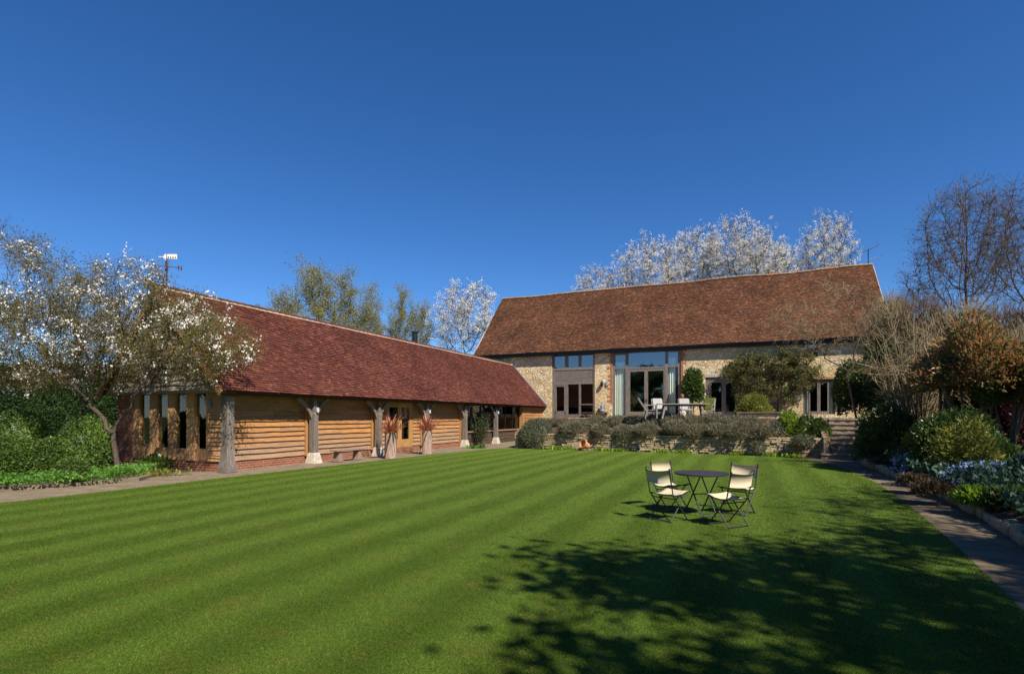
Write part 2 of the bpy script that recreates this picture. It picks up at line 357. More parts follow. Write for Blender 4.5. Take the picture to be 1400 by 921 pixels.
PT['yellow'] = petalmat('yellow_petals', [(.62, .50, .04), (.70, .62, .08)])

# ------------------------------------------------------------------ vegetation helpers
def unit(a): return a/(np.linalg.norm(a, axis=-1, keepdims=True)+1e-9)
def leaves(mb, P, size, rng, elong=1.8, d=None, spread=.8, fold=.12):
    n = len(P); s = size*rng.uniform(.55, 1.35, n)[:, None]
    q = unit(rng.normal(size=(n, 3)))
    D = q if d is None else unit(np.asarray(d)+spread*q)
    W = unit(np.cross(D, rng.normal(size=(n, 3)))); Nn = np.cross(D, W)
    w = s*.5/elong
    V = np.stack([P, P+D*s*.5+W*w+Nn*s*fold, P+D*s, P+D*s*.5-W*w+Nn*s*fold], 1).reshape(-1, 3)
    mb.add(V, np.arange(4*n).reshape(-1, 4))
def sticks(mb, A, B, r0, r1):
    A = np.asarray(A, float); B = np.asarray(B, float); n = len(A)
    T = unit(B-A); ref = np.where(np.abs(T[:, 2:3]) > .9, np.array([[1., 0, 0]]), np.array([[0, 0, 1.]]))
    U = unit(np.cross(T, ref)); W = np.cross(T, U)
    r0 = np.broadcast_to(r0, (n,))[:, None]; r1 = np.broadcast_to(r1, (n,))[:, None]
    vs_ = []
    for k in range(3):
        a = 2*PI*k/3; o = U*math.cos(a)+W*math.sin(a); vs_ += [A+o*r0, B+o*r1]
    V = np.stack(vs_, 1).reshape(-1, 3); b = np.arange(n)[:, None]*6
    F = np.concatenate([b+np.array([[0, 2, 3, 1]]), b+np.array([[2, 4, 5, 3]]), b+np.array([[4, 0, 1, 5]])])
    mb.add(V, F)
def blades(mb, P, D, L, w, rng, droop=.3):
    """long strap leaves of four segments"""
    n = len(P); D = unit(D); side = unit(np.cross(D, np.array([0, 0, 1.])+1e-3*rng.normal(size=(n, 3))))
    L = np.broadcast_to(L, (n,))[:, None]; w = np.broadcast_to(w, (n,))[:, None]
    rows = []
    for t, ww in ((0, .6), (.3, 1), (.65, .8), (1, .08)):
        c = P+D*L*t+np.array([0, 0, -1.])*L*droop*t*t
        rows += [c-side*w*ww/2, c+side*w*ww/2]
    V = np.stack(rows, 1).reshape(-1, 3); b = np.arange(n)[:, None]*8
    F = np.concatenate([b+np.array([[2*k, 2*k+1, 2*k+3, 2*k+2]]) for k in range(3)]); mb.add(V, F)
def in_ell(rng, n, ells):
    w = np.array([e[1][0]*e[1][1]*e[1][2] for e in ells]); k = rng.choice(len(ells), n, p=w/w.sum())
    q = unit(rng.normal(size=(n, 3)))*rng.uniform(0.02, 1, n)[:, None]**(1/3)
    return np.array([ells[i][0] for i in k])+q*np.array([ells[i][1] for i in k])
def lumpdir(rng, nl=14):
    L = unit(rng.normal(size=(nl, 3))); h = rng.uniform(.3, 1, nl)
    def f(q): return ((np.clip(q@L.T, 0, 1)**6)*h).max(1)
    return f
def colonize(root, A, trunk, step, infl, kill, rng, maxit=160, up=.08, wob=.18):
    P = [np.array(p, float) for p in trunk]; par = [-1]+list(range(len(trunk)-1))
    A = A.copy(); nd_ = np.full(len(A), 1e9); ni = np.zeros(len(A), int)
    new = list(range(len(P)))
    for it in range(maxit):
        if len(A) == 0: break
        Q = np.array([P[i] for i in new]); d = np.linalg.norm(A[:, None]-Q[None], axis=2); j = d.argmin(1); dm = d[np.arange(len(A)), j]
        b = dm < nd_; nd_[b] = dm[b]; ni[b] = np.array(new)[j[b]]
        keep = nd_ > kill; A, nd_, ni = A[keep], nd_[keep], ni[keep]
        act = nd_ < infl if it > 12 else np.ones(len(A), bool)
        if not act.any(): break
        src = ni[act]; Pn = np.array(P); vec = unit(A[act]-Pn[src])
        uq, inv = np.unique(src, return_inverse=True); S = np.zeros((len(uq), 3)); np.add.at(S, inv, vec)
        S = unit(unit(S)+rng.normal(size=S.shape)*wob+np.array([0, 0, up]))
        new = []
        for s_, dd in zip(uq, S):
            P.append(P[s_]+dd*step); par.append(int(s_)); new.append(len(P)-1)
        if len(P) > 9000: break
    return np.array(P), np.array(par)
def skeleton(mb, P, par, r0, e=2.3, rmax=None):
    n = len(P); ch = [[] for _ in range(n)]
    for i in range(1, n):
        if par[i] >= 0: ch[par[i]].append(i)
    rr = np.zeros(n)
    for i in range(n-1, -1, -1):
        rr[i] = r0 if not ch[i] else sum(rr[c]**e for c in ch[i])**(1/e)
    if rmax: 
        k = rmax/rr[0]
        if k < 1: rr = np.maximum(r0*.8, rr*np.where(rr > r0*3, k+(1-k)*(r0*3/rr), 1))
    stack = [(0, None)]
    while stack:
        i, p = stack.pop(); ids = [] if p is None else [p]; ids.append(i)
        while ch[i]:
            c = max(ch[i], key=lambda q: rr[q])
            for o in ch[i]:
                if o != c: stack.append((o, i))
            ids.append(c); i = c
        if len(ids) > 1:
            pr = rr[ids].copy()
            if p is not None: pr[0] = pr[1]
            pts = P[ids]
            mb.tube(pts, pr, 8 if pr[0] > .06 else (5 if pr[0] > .02 else 3), cap=False)
    tips = np.array([i for i in range(n) if rr[i] < r0*2.2])
    return rr, tips
def twigs_at(mb, P, par, tips, rng, per, L, r, up=.25, keepdir=.7):
    idx = np.repeat(tips, per); A = P[idx]; pd = unit(P[idx]-P[np.maximum(par[idx], 0)])
    D = unit(pd*keepdir+unit(rng.normal(size=A.shape))+np.array([0, 0, up])); B = A+D*(L*rng.uniform(.4, 1.3, len(A)))[:, None]
    sticks(mb, A, B, r, r*.35)
    M_ = A+(B-A)*rng.uniform(.3, .8, len(A))[:, None]
    D2 = unit(D+.8*unit(rng.normal(size=A.shape))); B2 = M_+D2*(L*.5*rng.uniform(.4, 1.2, len(A)))[:, None]
    sticks(mb, M_, B2, r*.7, r*.3)
    return np.concatenate([A, B, M_, B2]), np.concatenate([B, B2])
def tree(name, label, cat, base, ells, rng, trunk_h=1.0, natt=900, step=.35, r0=.012, rmax=None, bark='bark', twig=('twig', 3, .5, .005),
         leaf=None, blossom=None, group=None, lean=(0, 0), up=.08, kill=2.2, infl=9, wob=.18):
    base = np.array(base, float); E = [(np.array(c)-base, np.array(r)) for c, r in ells]
    k = max(2, int(trunk_h/step)+1); trunk = [np.array([lean[0]*t, lean[1]*t, t*trunk_h]) for t in np.linspace(0, 1, k)]
    P, par = colonize(trunk[0], in_ell(rng, natt, E), trunk, step, infl*step, kill*step, rng, up=up, wob=wob)
    t = thing(name, label, cat, tuple(base), 0, group)
    mb = MB(); rr, tips = skeleton(mb, P, par, r0, rmax=rmax); mb.build('trunk', MT[bark], t, smooth=True)
    mt, per, L, r = twig; tb = MB(); pts, ends = twigs_at(tb, P, par, tips, rng, per, L, r); tb.build('twigs', MT[mt], t)
    if leaf:
        lm, n, size, elong, sp = leaf; lb = MB(); Q = pts[rng.integers(0, len(pts), n)]+rng.normal(size=(n, 3))*sp
        leaves(lb, Q, size, rng, elong); lb.build('crown', LF[lm], t)
    if blossom:
        n, per, size, sp = blossom; bb = MB(); w_ = .5+.5*np.sin(ends@np.array([1.7, 1.1, 1.4])+2)*np.sin(ends@np.array([-1.1, 1.5, 2.1])); w_ = w_**1.6+.05; Q = ends[rng.choice(len(ends), n, p=w_/w_.sum())]
        Q = np.repeat(Q, per, 0)+rng.normal(size=(n*per, 3))*sp; leaves(bb, Q, size, rng, 1.25, fold=.25); bb.build('blossom', PT['white'], t)
    return t
def bush_mesh(mb, rad, n, size, rng, elong=1.8, lump=.28, inner=.55, core=True, up=.3, spread=.8, bottom=-.35, nl=16):
    """leafy mound centred above origin: base z=0, half width rad[0], rad[1], height rad[2]"""
    f = lumpdir(rng, nl); q = unit(rng.normal(size=(n*2, 3))); q = q[q[:, 2] > bottom][:n]; m = len(q)
    rr = (1-lump+lump*f(q))*(inner+(1-inner)*rng.uniform(0, 1, m)**.45)
    S = np.array([rad[0], rad[1], rad[2]/(1-bottom)]); c = np.array([0, 0, -bottom*S[2]])
    leaves(mb, c+q*rr[:, None]*S, size, rng, elong, q+np.array([0, 0, up]), spread)
    if core:
        a = np.linspace(0, 2*PI, 15)[:-1]; e = np.linspace(math.asin(bottom), PI/2, 8)
        g = np.array([[(math.cos(y)*math.cos(x), math.cos(y)*math.sin(x), math.sin(y)) for x in a] for y in e]).reshape(-1, 3)
        V = c+g*((1-lump+lump*f(g))*(inner+.1))[:, None]*S; i = np.arange(7)[:, None]*14; j = np.arange(14)[None]
        mb.add(V, np.stack([i+j, i+(j+1) % 14, i+14+(j+1) % 14, i+14+j], -1).reshape(-1, 4))
def bush(name, label, cat, loc, rad, n, size, lf, seed, group=None, flowers=None, rz=0, **kw):
    rng = np.random.default_rng(seed); mb = MB(); bush_mesh(mb, rad, n, size, rng, **kw)
    if not flowers:
        o = mb.build(name, LF[lf], loc=loc); o.rotation_euler.z = rz; return tag(o, label, cat, group)
    t = thing(name, label, cat, loc, rz, group); mb.build('foliage', LF[lf], t)
    pm, k, s = flowers; fb = MB(); q = unit(rng.normal(size=(k*3, 3))); q = q[q[:, 2] > 0.05][:k]
    Q = q*np.array([rad[0], rad[1], rad[2]])*rng.uniform(.85, 1.08, len(q))[:, None]
    Q = np.repeat(Q, 4, 0)+rng.normal(size=(len(Q)*4, 3))*s*.5; leaves(fb, Q, s, rng, 1.2); fb.build('flowers', PT[pm], t); return t

# ================================================================== GROUND
rng = np.random.default_rng(7)
g = MB(); g.quad((-900, -300, -.06), (900, -300, -.06), (900, 1500, -.06), (-900, 1500, -.06)); struct(g.build('ground', MT['ground']))
LE = [(-14.5, 4.0)]+[gp(0, 687), gp(150, 670.5), gp(300, 653), gp(420, 640), gp(520, 629), gp(600, 620), gp(655, 614.5), gp(700, 611.5)]
RE = [gp(730, 613.5), gp(900, 618), gp(1000, 621.5), gp(1060, 624), gp(1105, 627.5), gp(1135, 634), gp(1165, 644), gp(1200, 660), gp(1235, 684), gp(1270, 712), gp(1310, 748), gp(1355, 791), gp(1400, 836), (3.4, 2.6), (2.6, 0), (1.2, -4)]
lawn_poly = LE+RE+[(-2, -8), (-14, -8)]
def poly_slab(mb, pts, z0, z1):
    n = len(pts); mb.add([(x, y, z1) for x, y in pts][::-1], [list(range(n))])
    for i in range(n):
        a, b = pts[i], pts[(i+1) % n]; mb.quad((*a, z0), (*a, z1), (*b, z1), (*b, z0))
g = MB(); poly_slab(g, lawn_poly, -.05, .0); struct(g.build('lawn', MT['lawn']))
# mown grass blades over the nearer lawn
def inside(P, poly):
    x, y = P[:, 0], P[:, 1]; c = np.zeros(len(P), bool)
    for (x1, y1), (x2, y2) in zip(poly, poly[1:]+poly[:1]):
        k = ((y1 > y) != (y2 > y)) & (x < (x2-x1)*(y-y1)/(y2-y1+1e-12)+x1); c ^= k
    return c
NB = 420000
yy = 1/(1/3.2-rng.uniform(0, 1, NB)*(1/3.2-1/24)); xx = yy*rng.uniform(-1.0, 1.0, NB)
P = np.stack([xx, yy, np.zeros(NB)], 1); P = P[inside(P, lawn_poly)]; n = len(P)
sc_ = (P[:, 1]/5)**.55
D = rng.normal(size=(n, 3))*.45; D[:, 2] = 1; D = unit(D)
D += np.outer(np.sign(np.sin((P[:, 0]*CT-P[:, 1]*ST)*2*PI/1.04)), np.array([ST, CT, 0]))*.10
hgt = (.018*rng.uniform(.5, 1.3, n)*sc_)[:, None]; wd = (.0035*sc_)[:, None]
S = unit(np.cross(D, rng.normal(size=(n, 3))))*wd
P[:, 2] = -.002
mb = MB(); mb.add(np.stack([P-S, P+S, P+D*hgt], 1).reshape(-1, 3), np.arange(3*n).reshape(-1, 3))
stuff(mb.build('lawn_grass', MT['blades']), 'short mown grass blades covering the striped lawn', 'grass')

# left gravel path and paved apron beside the barn
GL = [(-15.5, 4.0), gp(-5, 671), gp(100, 664), gp(190, 657), (-10.4, 16.2), (-13.0, 19.5), tow(-5.0, -28.0), tow(-2.5, -20), tow(-2.5, -3.5), tow(1.9, -3.5), tow(2.2, -11.8), gp(725, 611)]
g = MB(); poly_slab(g, LE+[GL[-1]]+GL[:-1][::-1], -.055, -.012); struct(g.build('gravel_path', MT['gravel']))
PR = [gp(1178, 634), gp(1215, 650), gp(1260, 668), gp(1300, 686), gp(1330, 702), gp(1365, 722), gp(1400, 746), gp(1440, 775), (4.9, 3.2), (4.2, .5), (3.2, -4)]
g = MB(); poly_slab(g, RE[3:]+PR[::-1]+[tow(19.2, -14.6), tow(17.2, -14.2)], -.055, -.008); struct(g.build('garden_path', MT['paving']))
# terrace, planting bed behind the retaining wall
def wy(x): return -12.75-.1*(x-3.4)
TZ = 1.6
site = bpy.data.objects.new('site', None); COL.objects.link(site); site.location = (FX, FY, 0); site.rotation_euler = (0, 0, TH); site['kind'] = 'group'
g = MB(); poly_slab(g, [(3.0, -11.2), (17.5, -12.0), (19.2, -12.0), (24, -12), (24, .1), (1.2, .1), (1.2, -4), (3.0, -6)][::-1], -.05, TZ); o = struct(g.build('terrace', MT['terrace'], loc=(FX, FY, 0))); o.rotation_euler.z = TH
g = MB(); xs = np.linspace(3.0, 17.4, 40); ts = np.linspace(0, 1, 6)
V = [(x, wy(x)+.25+(-11.2-.05*(x-1.9)-wy(x)-.25)*t, .72+(TZ-.02-.72)*t+rng.normal()*.03) for x in xs for t in ts]
F = [[i*6+j, (i+1)*6+j, (i+1)*6+j+1, i*6+j+1] for i in range(39) for j in range(5)]
g.add(V, F); g.poly([(3.0, wy(3.0)+.25, -.05), (3.0, wy(3.0)+.25, .72), (3.0, -11.2, TZ-.02), (3.0, -11.2, -.05)])
o = struct(g.build('planting_bed', MT['soil'], loc=(FX, FY, 0))); o.rotation_euler.z = TH
# narrow soil strip at the foot of the wall
g = MB(); poly_slab(g, [gp(716, 612.3), gp(900, 617), gp(1060, 622.8), gp(1125, 627)]+[tow(x, wy(x)) for x in (17.3, 12, 7, 2.4)], -.055, -.004); struct(g.build('soil_strip', MT['soil']))
# raised flower bed on the right
BE = [tow(19.2, .2), tow(19.2, -11), tow(19.2, -14.9)]+PR
BEd = []
for a, b in zip(BE[:-1], BE[1:]):
    for t in np.linspace(0, 1, 6)[:-1]: BEd.append((a[0]+(b[0]-a[0])*t, a[1]+(b[1]-a[1])*t))
BEa = np.array(BEd)
def bedz(X, Y):
    d = np.sqrt(((BEa-np.array([X, Y]))**2).sum(1)).min(); ly = toloc(X, Y)[1]
    s = min(1, max(0, (ly+15.5)/5.0)); s = s*s*(3-2*s)
    return .22+min(d, 9)*.07+s*1.25
g = MB(); nd_ = 16
V = []
for i, p in enumerate(BEd):
    for k in range(nd_):
        d = 24*(k/(nd_-1))**1.6; q = (p[0]+d*.94, p[1]+d*.34)
        V.append((*q, bedz(*q)+rng.normal()*.03 if k else bedz(*q)-.06))
g.add(V, [[i*nd_+k, i*nd_+k+1, (i+1)*nd_+k+1, (i+1)*nd_+k] for i in range(len(BEd)-1) for k in range(nd_-1)][::1])
struct(g.build('flower_bed', MT['soil'], smooth=True))
# ground of the left planting
g = MB(); poly_slab(g, [gp(-60, 676), gp(-5, 670), gp(100, 663), gp(190, 656.3), (-10.5, 16.4), (-13, 19.3), (-14.6, 24), (-30, 24), (-30, 10)], -.05, .06); struct(g.build('left_soil_bed', MT['gravel']))

# ================================================================== roof tiles
def tiles(mb, o, ex, es, W, L, tw, ev, rng, thick=.02, jit=.006, sag=None):
    o = np.array(o, float); ex = np.array(ex, float); es = np.array(es, float); nm = np.cross(ex, es)
    nc = int(round(L/ev)); ev = L/nc; nx = int(W/tw)+1; A = []
    i = np.arange(-1, nx+1); I, J = np.meshgrid(i, np.arange(nc), indexing='ij'); I = I.ravel(); J = J.ravel()
    off = np.where(J % 2 == 0, 0, .5)
    x0 = np.clip((I+off)*tw, 0, W); x1 = np.clip((I+off+1)*tw-.004, 0, W); k = x1-x0 > .03; x0, x1, J = x0[k], x1[k], J[k]; n = len(J)
    s0 = J*ev-rng.uniform(0, jit*1.5, n); s1 = (J+1)*ev+.006
    h = thick+rng.uniform(-jit, jit, n); t = rng.normal(size=n)*jit*.5
    def pt(x, s, z):
        p = o+x[:, None]*ex+s[:, None]*es+z[:, None]*nm
        if sag is not None: p[:, 2] += sag(x, s)
        return p
    V = np.stack([pt(x0, s0, 0*h-.005), pt(x1, s0, 0*h-.005), pt(x1, s0, h+t), pt(x0, s0, h-t), pt(x1, s1, .002+0*h), pt(x0, s1, .002+0*h)], 1).reshape(-1, 3)
    b = np.arange(n)[:, None]*6
    mb.add(V, np.concatenate([b+np.array([[0, 1, 2, 3]]), b+np.array([[3, 2, 4, 5]])]))
def boards(mb, axis, a0, a1, z0, z1, off, out, e, rng, wavy=.006, th=.035, clip=None):
    """lapped waney boards on the plane <other axis> = off facing +-out"""
    z = z0
    while z < z1-.03:
        ee = min(e*rng.uniform(.88, 1.12), z1-z); lo, hi = (a0, a1) if clip is None else clip(z+ee)
        if hi-lo < .1: break
        cuts = [lo, hi] if hi-lo < 3 else [lo, lo+(hi-lo)*rng.uniform(.3, .7), hi]
        for c0, c1 in zip(cuts[:-1], cuts[1:]):
            k = max(2, int((c1-c0)/.3)+1); a = np.linspace(c0, c1-.003, k); w = rng.normal(size=k)*wavy; w[1:] = (w[1:]+w[:-1])*.7
            V = []
            for aa, ww in zip(a, w):
                for (dz, dd) in ((ww, .0), (ww, th), (ee+.02, .008), (ee+.02, 0)):
                    q = off+out*dd; V.append((aa, q, z+dz) if axis == 'x' else (q, aa, z+dz))
            i = np.arange(k-1)[:, None]*4
            mb.add(V, np.concatenate([i+np.array([[0, 1, 5, 4]]), i+np.array([[1, 2, 6, 5]]), i+np.array([[2, 3, 7, 6]])]))
            mb.F.append(np.array([[mb.n-4*k+q for q in (0, 3, 2, 1)]])); mb.F.append(np.array([[mb.n-4+q for q in (0, 1, 2, 3)]]))
        z += ee

# ================================================================== TIMBER BARN (local: x right, y away)
barn = thing('timber_barn', 'long low oak boarded barn with red tiled roof and open posts', 'barn', (FX, FY, 0), TH)
rb = np.random.default_rng(11)
YG, RX, RZ, EZ = -28.6, -2.9, 5.82, 2.52
sl = math.hypot(RX, RZ-EZ); es = (RX/sl, 0, (RZ-EZ)/sl)
mb = MB()
mb.hexa([(.0, YG, EZ-.10), (.0, -.03, EZ-.10), (RX, -.03, RZ-.12), (RX, YG, RZ-.12), (-.01, YG, EZ-.012), (-.01, -.03, EZ-.012), (RX, -.03, RZ-.02), (RX, YG, RZ-.02)])
mb.hexa([(2*RX, -.03, EZ-.10), (2*RX, YG, EZ-.10), (RX, YG, RZ-.12), (RX, -.03, RZ-.12), (2*RX, -.03, EZ), (2*RX, YG, EZ), (RX-.002, YG, RZ-.02), (RX-.002, -.03, RZ-.02)])
tiles(mb, (.07, YG-.05, EZ-.045), (0, 1, 0), es, -YG, sl,   .17, .104, rb, thick=.03, jit=.010, sag=lambda x, s: .008*np.sin(x*1.3+s))
roof = mb.build('roof', MT['newtile'], barn)
mb = MB(); mb.bx(RX-.09, RX+.09, YG-.05, -.05, RZ-.06, RZ+.035)
mb.build('ridge_mortar', MT['mortar'], roof)
mb = MB(); y = YG-.06
while y < -.4:
    an = np.linspace(0, PI, 7); V = []
    for yy_, r in ((y, .115), (y+.33, .10)):
        V += [(RX+r*math.cos(a), yy_, RZ+.005+r*.75*math.sin(a)) for a in an]
    mb.add(V, [[k, k+1, k+8, k+7] for k in range(6)]); mb.add(V[:7], [list(range(7))[::-1]]); y += .325
mb.build('ridge_tiles', MT['newtile'], roof)
mb = MB(); mb.bar((.05, -.06, EZ+.05), (RX, -.06, RZ+.09), .16, .05, up=(1, 0, 1)); mb.build('lead_flashing', MT['lead'], roof)
mb = MB(); mb.bar((.03, YG-.03, EZ-.13), (RX, YG-.03, RZ-.13), .05, .2, up=(1, 0, 1)); mb.bar((2*RX-.03, YG-.03, EZ-.13), (RX, YG-.03, RZ-.13), .05, .2, up=(-1, 0, 1))
mb.build('barge_board', MT['oak_x'], barn)
# structural posts
PXU = [311, 429, 517.5, 583.5, 635.5, 678]
PY = [on_x(u, 600, -.31)[0] for u in PXU]; PX = -.31
def post(y, first=False, light=False):
    w = .27 if first else .225
    mb = MB(); h = w/2
    if first:
        prof = [(0, 1.5), (.12, 1.45), (.35, 1.12), (.7, 1.0), (2.3, .98)]
    else: prof = [(.36, 1.06), (1.0, 1.0), (1.55, .97), (1.8, 1.05), (1.84, .75), (2.3, .7)]
    for (z0, s0), (z1, s1) in zip(prof[:-1], prof[1:]):
        a, b = h*s0, h*s1
        mb.hexa([(PX-a, y-a, z0), (PX+a, y-a, z0), (PX+a, y+a, z0), (PX-a, y+a, z0), (PX-b, y-b, z1), (PX+b, y-b, z1), (PX+b, y+b, z1), (PX-b, y+b, z1)])
    p = mb.build('post', MT['grey_oak'], barn)
    if not first:
        mb = MB(); a, b = .235, .15
        mb.hexa([(PX-a, y-a, -.05), (PX+a, y-a, -.05), (PX+a, y+a, -.05), (PX-a, y+a, -.05), (PX-b, y-b, .37), (PX+b, y-b, .37), (PX+b, y+b, .37), (PX-b, y+b, .37)])
        bevel(mb.build('padstone', MT['padstone'], p), .025)
        for s in (-1, 1):
            mb = MB(); q = [(PX-.02, y+s*.09, 1.66), (PX-.02, y+s*.20, 1.88), (PX-.02, y+s*.42, 2.14), (PX-.02, y+s*.78, 2.37)]
            for a_, b_ in zip(q[:-1], q[1:]): mb.bar(a_, b_, .08, .12, up=(0, -s, 1))
            mb.build('brace', MT['grey_oak'], p)
    if light:
        mb = MB(); mb.tube([(PX+.16, y+.03, 1.86), (PX+.16, y+.03, 2.02)], .05, 12); mb.bar((PX+.02, y+.03, 1.94), (PX+.15, y+.03, 1.94), .03); mb.build('wall_light', MT['chrome'], p)
for k, y in enumerate(PY): post(y, k == 0, k in (1, 3, 5))
mb = MB(); mb.bx(PX-.1, PX+.1, YG+.25, -.05, 2.36, 2.57)
mb.build('wall_plate', MT['dark_oak'], barn)
# long wall: brick plinth, boards, studs, door
XW = -.68; Y1, Y5 = PY[0]+.15, PY[4]; YR = on_x(715, 600, -.3)[0]
dy0, dy1 = on_x(527.5, 600, XW)[0], on_x(563.5, 600, XW)[0]
mb = MB(); mb.bx(XW-.2, XW+.03, Y1-.2, dy0, -.05, .27); mb.bx(XW-.2, XW+.03, dy1, Y5, -.05, .27); mb.bx(XW-.2, XW+.02, dy0, dy1, -.05, .25)
mb.build('brick_plinth', MT['brick'], barn)
yb = [Y1-.1, PY[1]-.05, PY[2]-.05, dy0, dy1, PY[3]-.05, Y5-.06]
for a, b in zip(yb[:-1], yb[1:]):
    mb = MB()
    if a == dy0: mb.bx(XW-.12, XW+.02, dy0, dy1, 2.32, 3.1); mb.build('door_head', MT['oak_y'], barn); continue
    boards(mb, 'y', a, b, .29, 2.85, XW, 1, .185, rb, th=.07); mb.bx(XW-.14, XW-.002, a, b, .27, 3.1); mb.build('weatherboarding', MT['oak_y'], barn)
mb = MB(); boards(mb, 'y', YR+.1, -.03, .29, 2.4, -.36, 1, .185, rb, th=.055); mb.bx(-.5, -.362, YR+.1, -.03, -.05, 2.75); mb.build('weatherboarding', MT['oak_y'], barn)
for y in PY[1:4]:
    mb = MB(); mb.bx(XW+.06, XW+.13, y-.13, y+.04, .25, 2.7); mb.build('oak_stud', MT['oak_post'], barn)
mb = MB(); mb.bx(-.72, -.40, Y5-.07, Y5+.07, .0, 2.6); mb.build('oak_stud', MT['oak_post'], barn)
mb = MB(); mb.bx(-.64, -.30, YR-.02, YR+.1, .0, 2.6); mb.build('oak_stud', MT['oak_post'], barn)
# oak door with two glazed leaves
d = MB(); m_ = (dy0+dy1)/2; dx = XW
def drail(y0, y1, z0, z1): d.bx(dx-.05, dx+.03, y0, y1, z0, z1)
jw = (dy1-dy0)*.11
drail(dy0, dy0+jw, .25, 2.32); drail(dy1-jw*1.2, dy1, .25, 2.32); drail(m_-jw*.6, m_+jw*.6, .25, 2.32)
for a, b in ((dy0+jw, m_-jw*.6), (m_+jw*.6, dy1-jw*1.2)): drail(a, b, .25, .62); drail(a, b, 2.12, 2.32)
door = d.build('door', MT['oak_post'], barn)
for a, b in ((dy0+jw, m_-jw*.6), (m_+jw*.6, dy1-jw*1.2)):
    mb = MB(); mb.bx(dx-.012, dx-.004, a, b, .62, 2.12); mb.build('pane', MT['glass_dark'], door)
mb = MB(); mb.bar((dx+.06, m_+.02, 1.12), (dx+.06, m_+.02, 1.36), .025); mb.bar((dx+.02, m_+.02, 1.30), (dx+.06, m_+.02, 1.30), .02); mb.build('handle', MT['black'], door)
# glazed bays
GX = -.60
mb = MB(); n7 = 7; ys = np.linspace(Y5+.08, YR-.03, n7+1)
for y in ys: mb.bx(GX-.04, GX+.04, y-.035, y+.035, .86, 2.65)
for z in (.86, 1.66, 2.6): mb.bx(GX-.035, GX+.035, ys[0], ys[-1], z-.03, z+.03)
gw = mb.build('window', MT['black'], barn)
for a, b in zip(ys[:-1], ys[1:]):
    mb = MB(); mb.bx(GX-.006, GX+.002, a+.035, b-.035, .89, 2.57); mb.build('pane', MT['glass_dark'], gw)
mb = MB(); mb.bx(GX-.06, GX+.10, ys[0], ys[-1], .76, .83); mb.build('sill', MT['oak_y'], gw)
mb = MB(); boards(mb, 'y', ys[0], ys[-1], .02, .74, GX, 1, .2, rb, th=.03); mb.bx(GX-.15, GX-.002, ys[0], ys[-1], -.05, .76)
mb.bx(GX-.1, GX-.02, ys[0], ys[-1], 2.63, 3.0); mb.build('dado_boards', MT['dark_oak'], barn)
# gable end
YW = -28.2
def gx(u): return on_y(u, 590, YW)[0]
def gz(v, u=240): return on_y(u, v, YW)[1]
zt, zb, zs = gz(543), gz(612), gz(627)
mb = MB(); 
xl = 2*RX+.45
def clipg(z): hw = (RZ-.1-z)/((RZ-EZ)/-RX); return RX-hw+.12, RX+hw-.12
boards(mb, 'x', xl, -.2, 2.50, RZ-.2, YG+.12, -1, .19, rb, wavy=.02, th=.05, clip=clipg)
V = [(2*RX+.05, EZ-.1), (-.05, EZ-.1), (RX, RZ-.14)]
mb.add([(x, y, z) for y in (YG+.125, YG+.22) for x, z in V], [[0, 1, 2], [5, 4, 3]]); mb.quad((2*RX+.05, YG+.125, EZ-.1), (2*RX+.05, YW+.2, EZ-.1), (-.05, YW+.2, EZ-.1), (-.05, YG+.125, EZ-.1))
mb.build('gable_boards', MT['silver'], barn)
mb = MB(); posts_px = [(183, 192.5), (207, 216.5), (231.8, 241), (257, 268), (284, 287)]
for a, b in posts_px: mb.bx(gx(a), gx(b), YW-.06, YW+.12, zs-.02, 2.6)
for (a, b), (c, e_) in zip(posts_px[:-1], posts_px[1:]): mb.bx(gx(b), gx(c), YW-.03, YW+.06, zs-.02, zb)
mb.bx(gx(183), gx(304), YW-.04, YW+.1, zt, 2.62) if False else None
fr = mb.build('window', MT['oak_x'], barn)
for (a, b), (c, e_) in zip(posts_px[:-1], posts_px[1:]):
    mb = MB(); mb.bx(gx(b), gx(c), YW+.03, YW+.038, zb, 2.55); mb.build('pane', MT['glass_dark'], fr)
mb = MB(); mb.bx(2*RX+.4, gx(183), YW-.05, YW+.18, -.05, 2.6); mb.bx(gx(183), -.4, YW-.02, YW+.15, -.05, zs-.02)
mb.bx(2*RX+.35, 2*RX+.6, YW+.18, -.1, -.05, 2.7); mb.build('brick_wall', MT['brick'], barn)
mb = MB(); boards(mb, 'x', gx(287), -.40, zs-.05, 2.62, YW-.02, -1, .13, rb, wavy=.025, th=.045); mb.bx(gx(287), -.40, YW-.018, YW+.1, zs-.02, 2.62)
boards(mb, 'y', YW, PY[0]+.05, zs-.05, 2.62, -.40, 1, .15, rb, th=.03)
mb.build('corner_boards', MT['oak_x'], barn)
mb = MB(); mb.bx(gx(289.5), gx(292.5), YW-.14, YW-.05, 1.95, 2.2); mb.build('wall_lamp', MT['lead'], barn)
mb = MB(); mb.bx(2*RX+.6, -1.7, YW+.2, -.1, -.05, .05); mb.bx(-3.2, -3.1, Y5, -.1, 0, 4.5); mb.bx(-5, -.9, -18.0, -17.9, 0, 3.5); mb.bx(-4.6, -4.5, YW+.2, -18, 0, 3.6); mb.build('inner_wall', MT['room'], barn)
# flue
fy = on_x(567, 468, -3.7)[0]; fz0 = on_x(567, 470, -3.7)[1]; fz1 = on_x(567, 456, -3.7)[1]
mb = MB(); mb.tube([(-3.7, fy, fz0-1.2), (-3.7, fy, fz1)], .16, 14); mb.tube([(-3.7, fy, fz1+.05), (-3.7, fy, fz1+.12)], .2, 14); mb.tube([(-3.7, fy, fz1-.1), (-3.7, fy, fz1+.08)], .12, 10); mb.build('flue', MT['black'], barn, smooth=False)

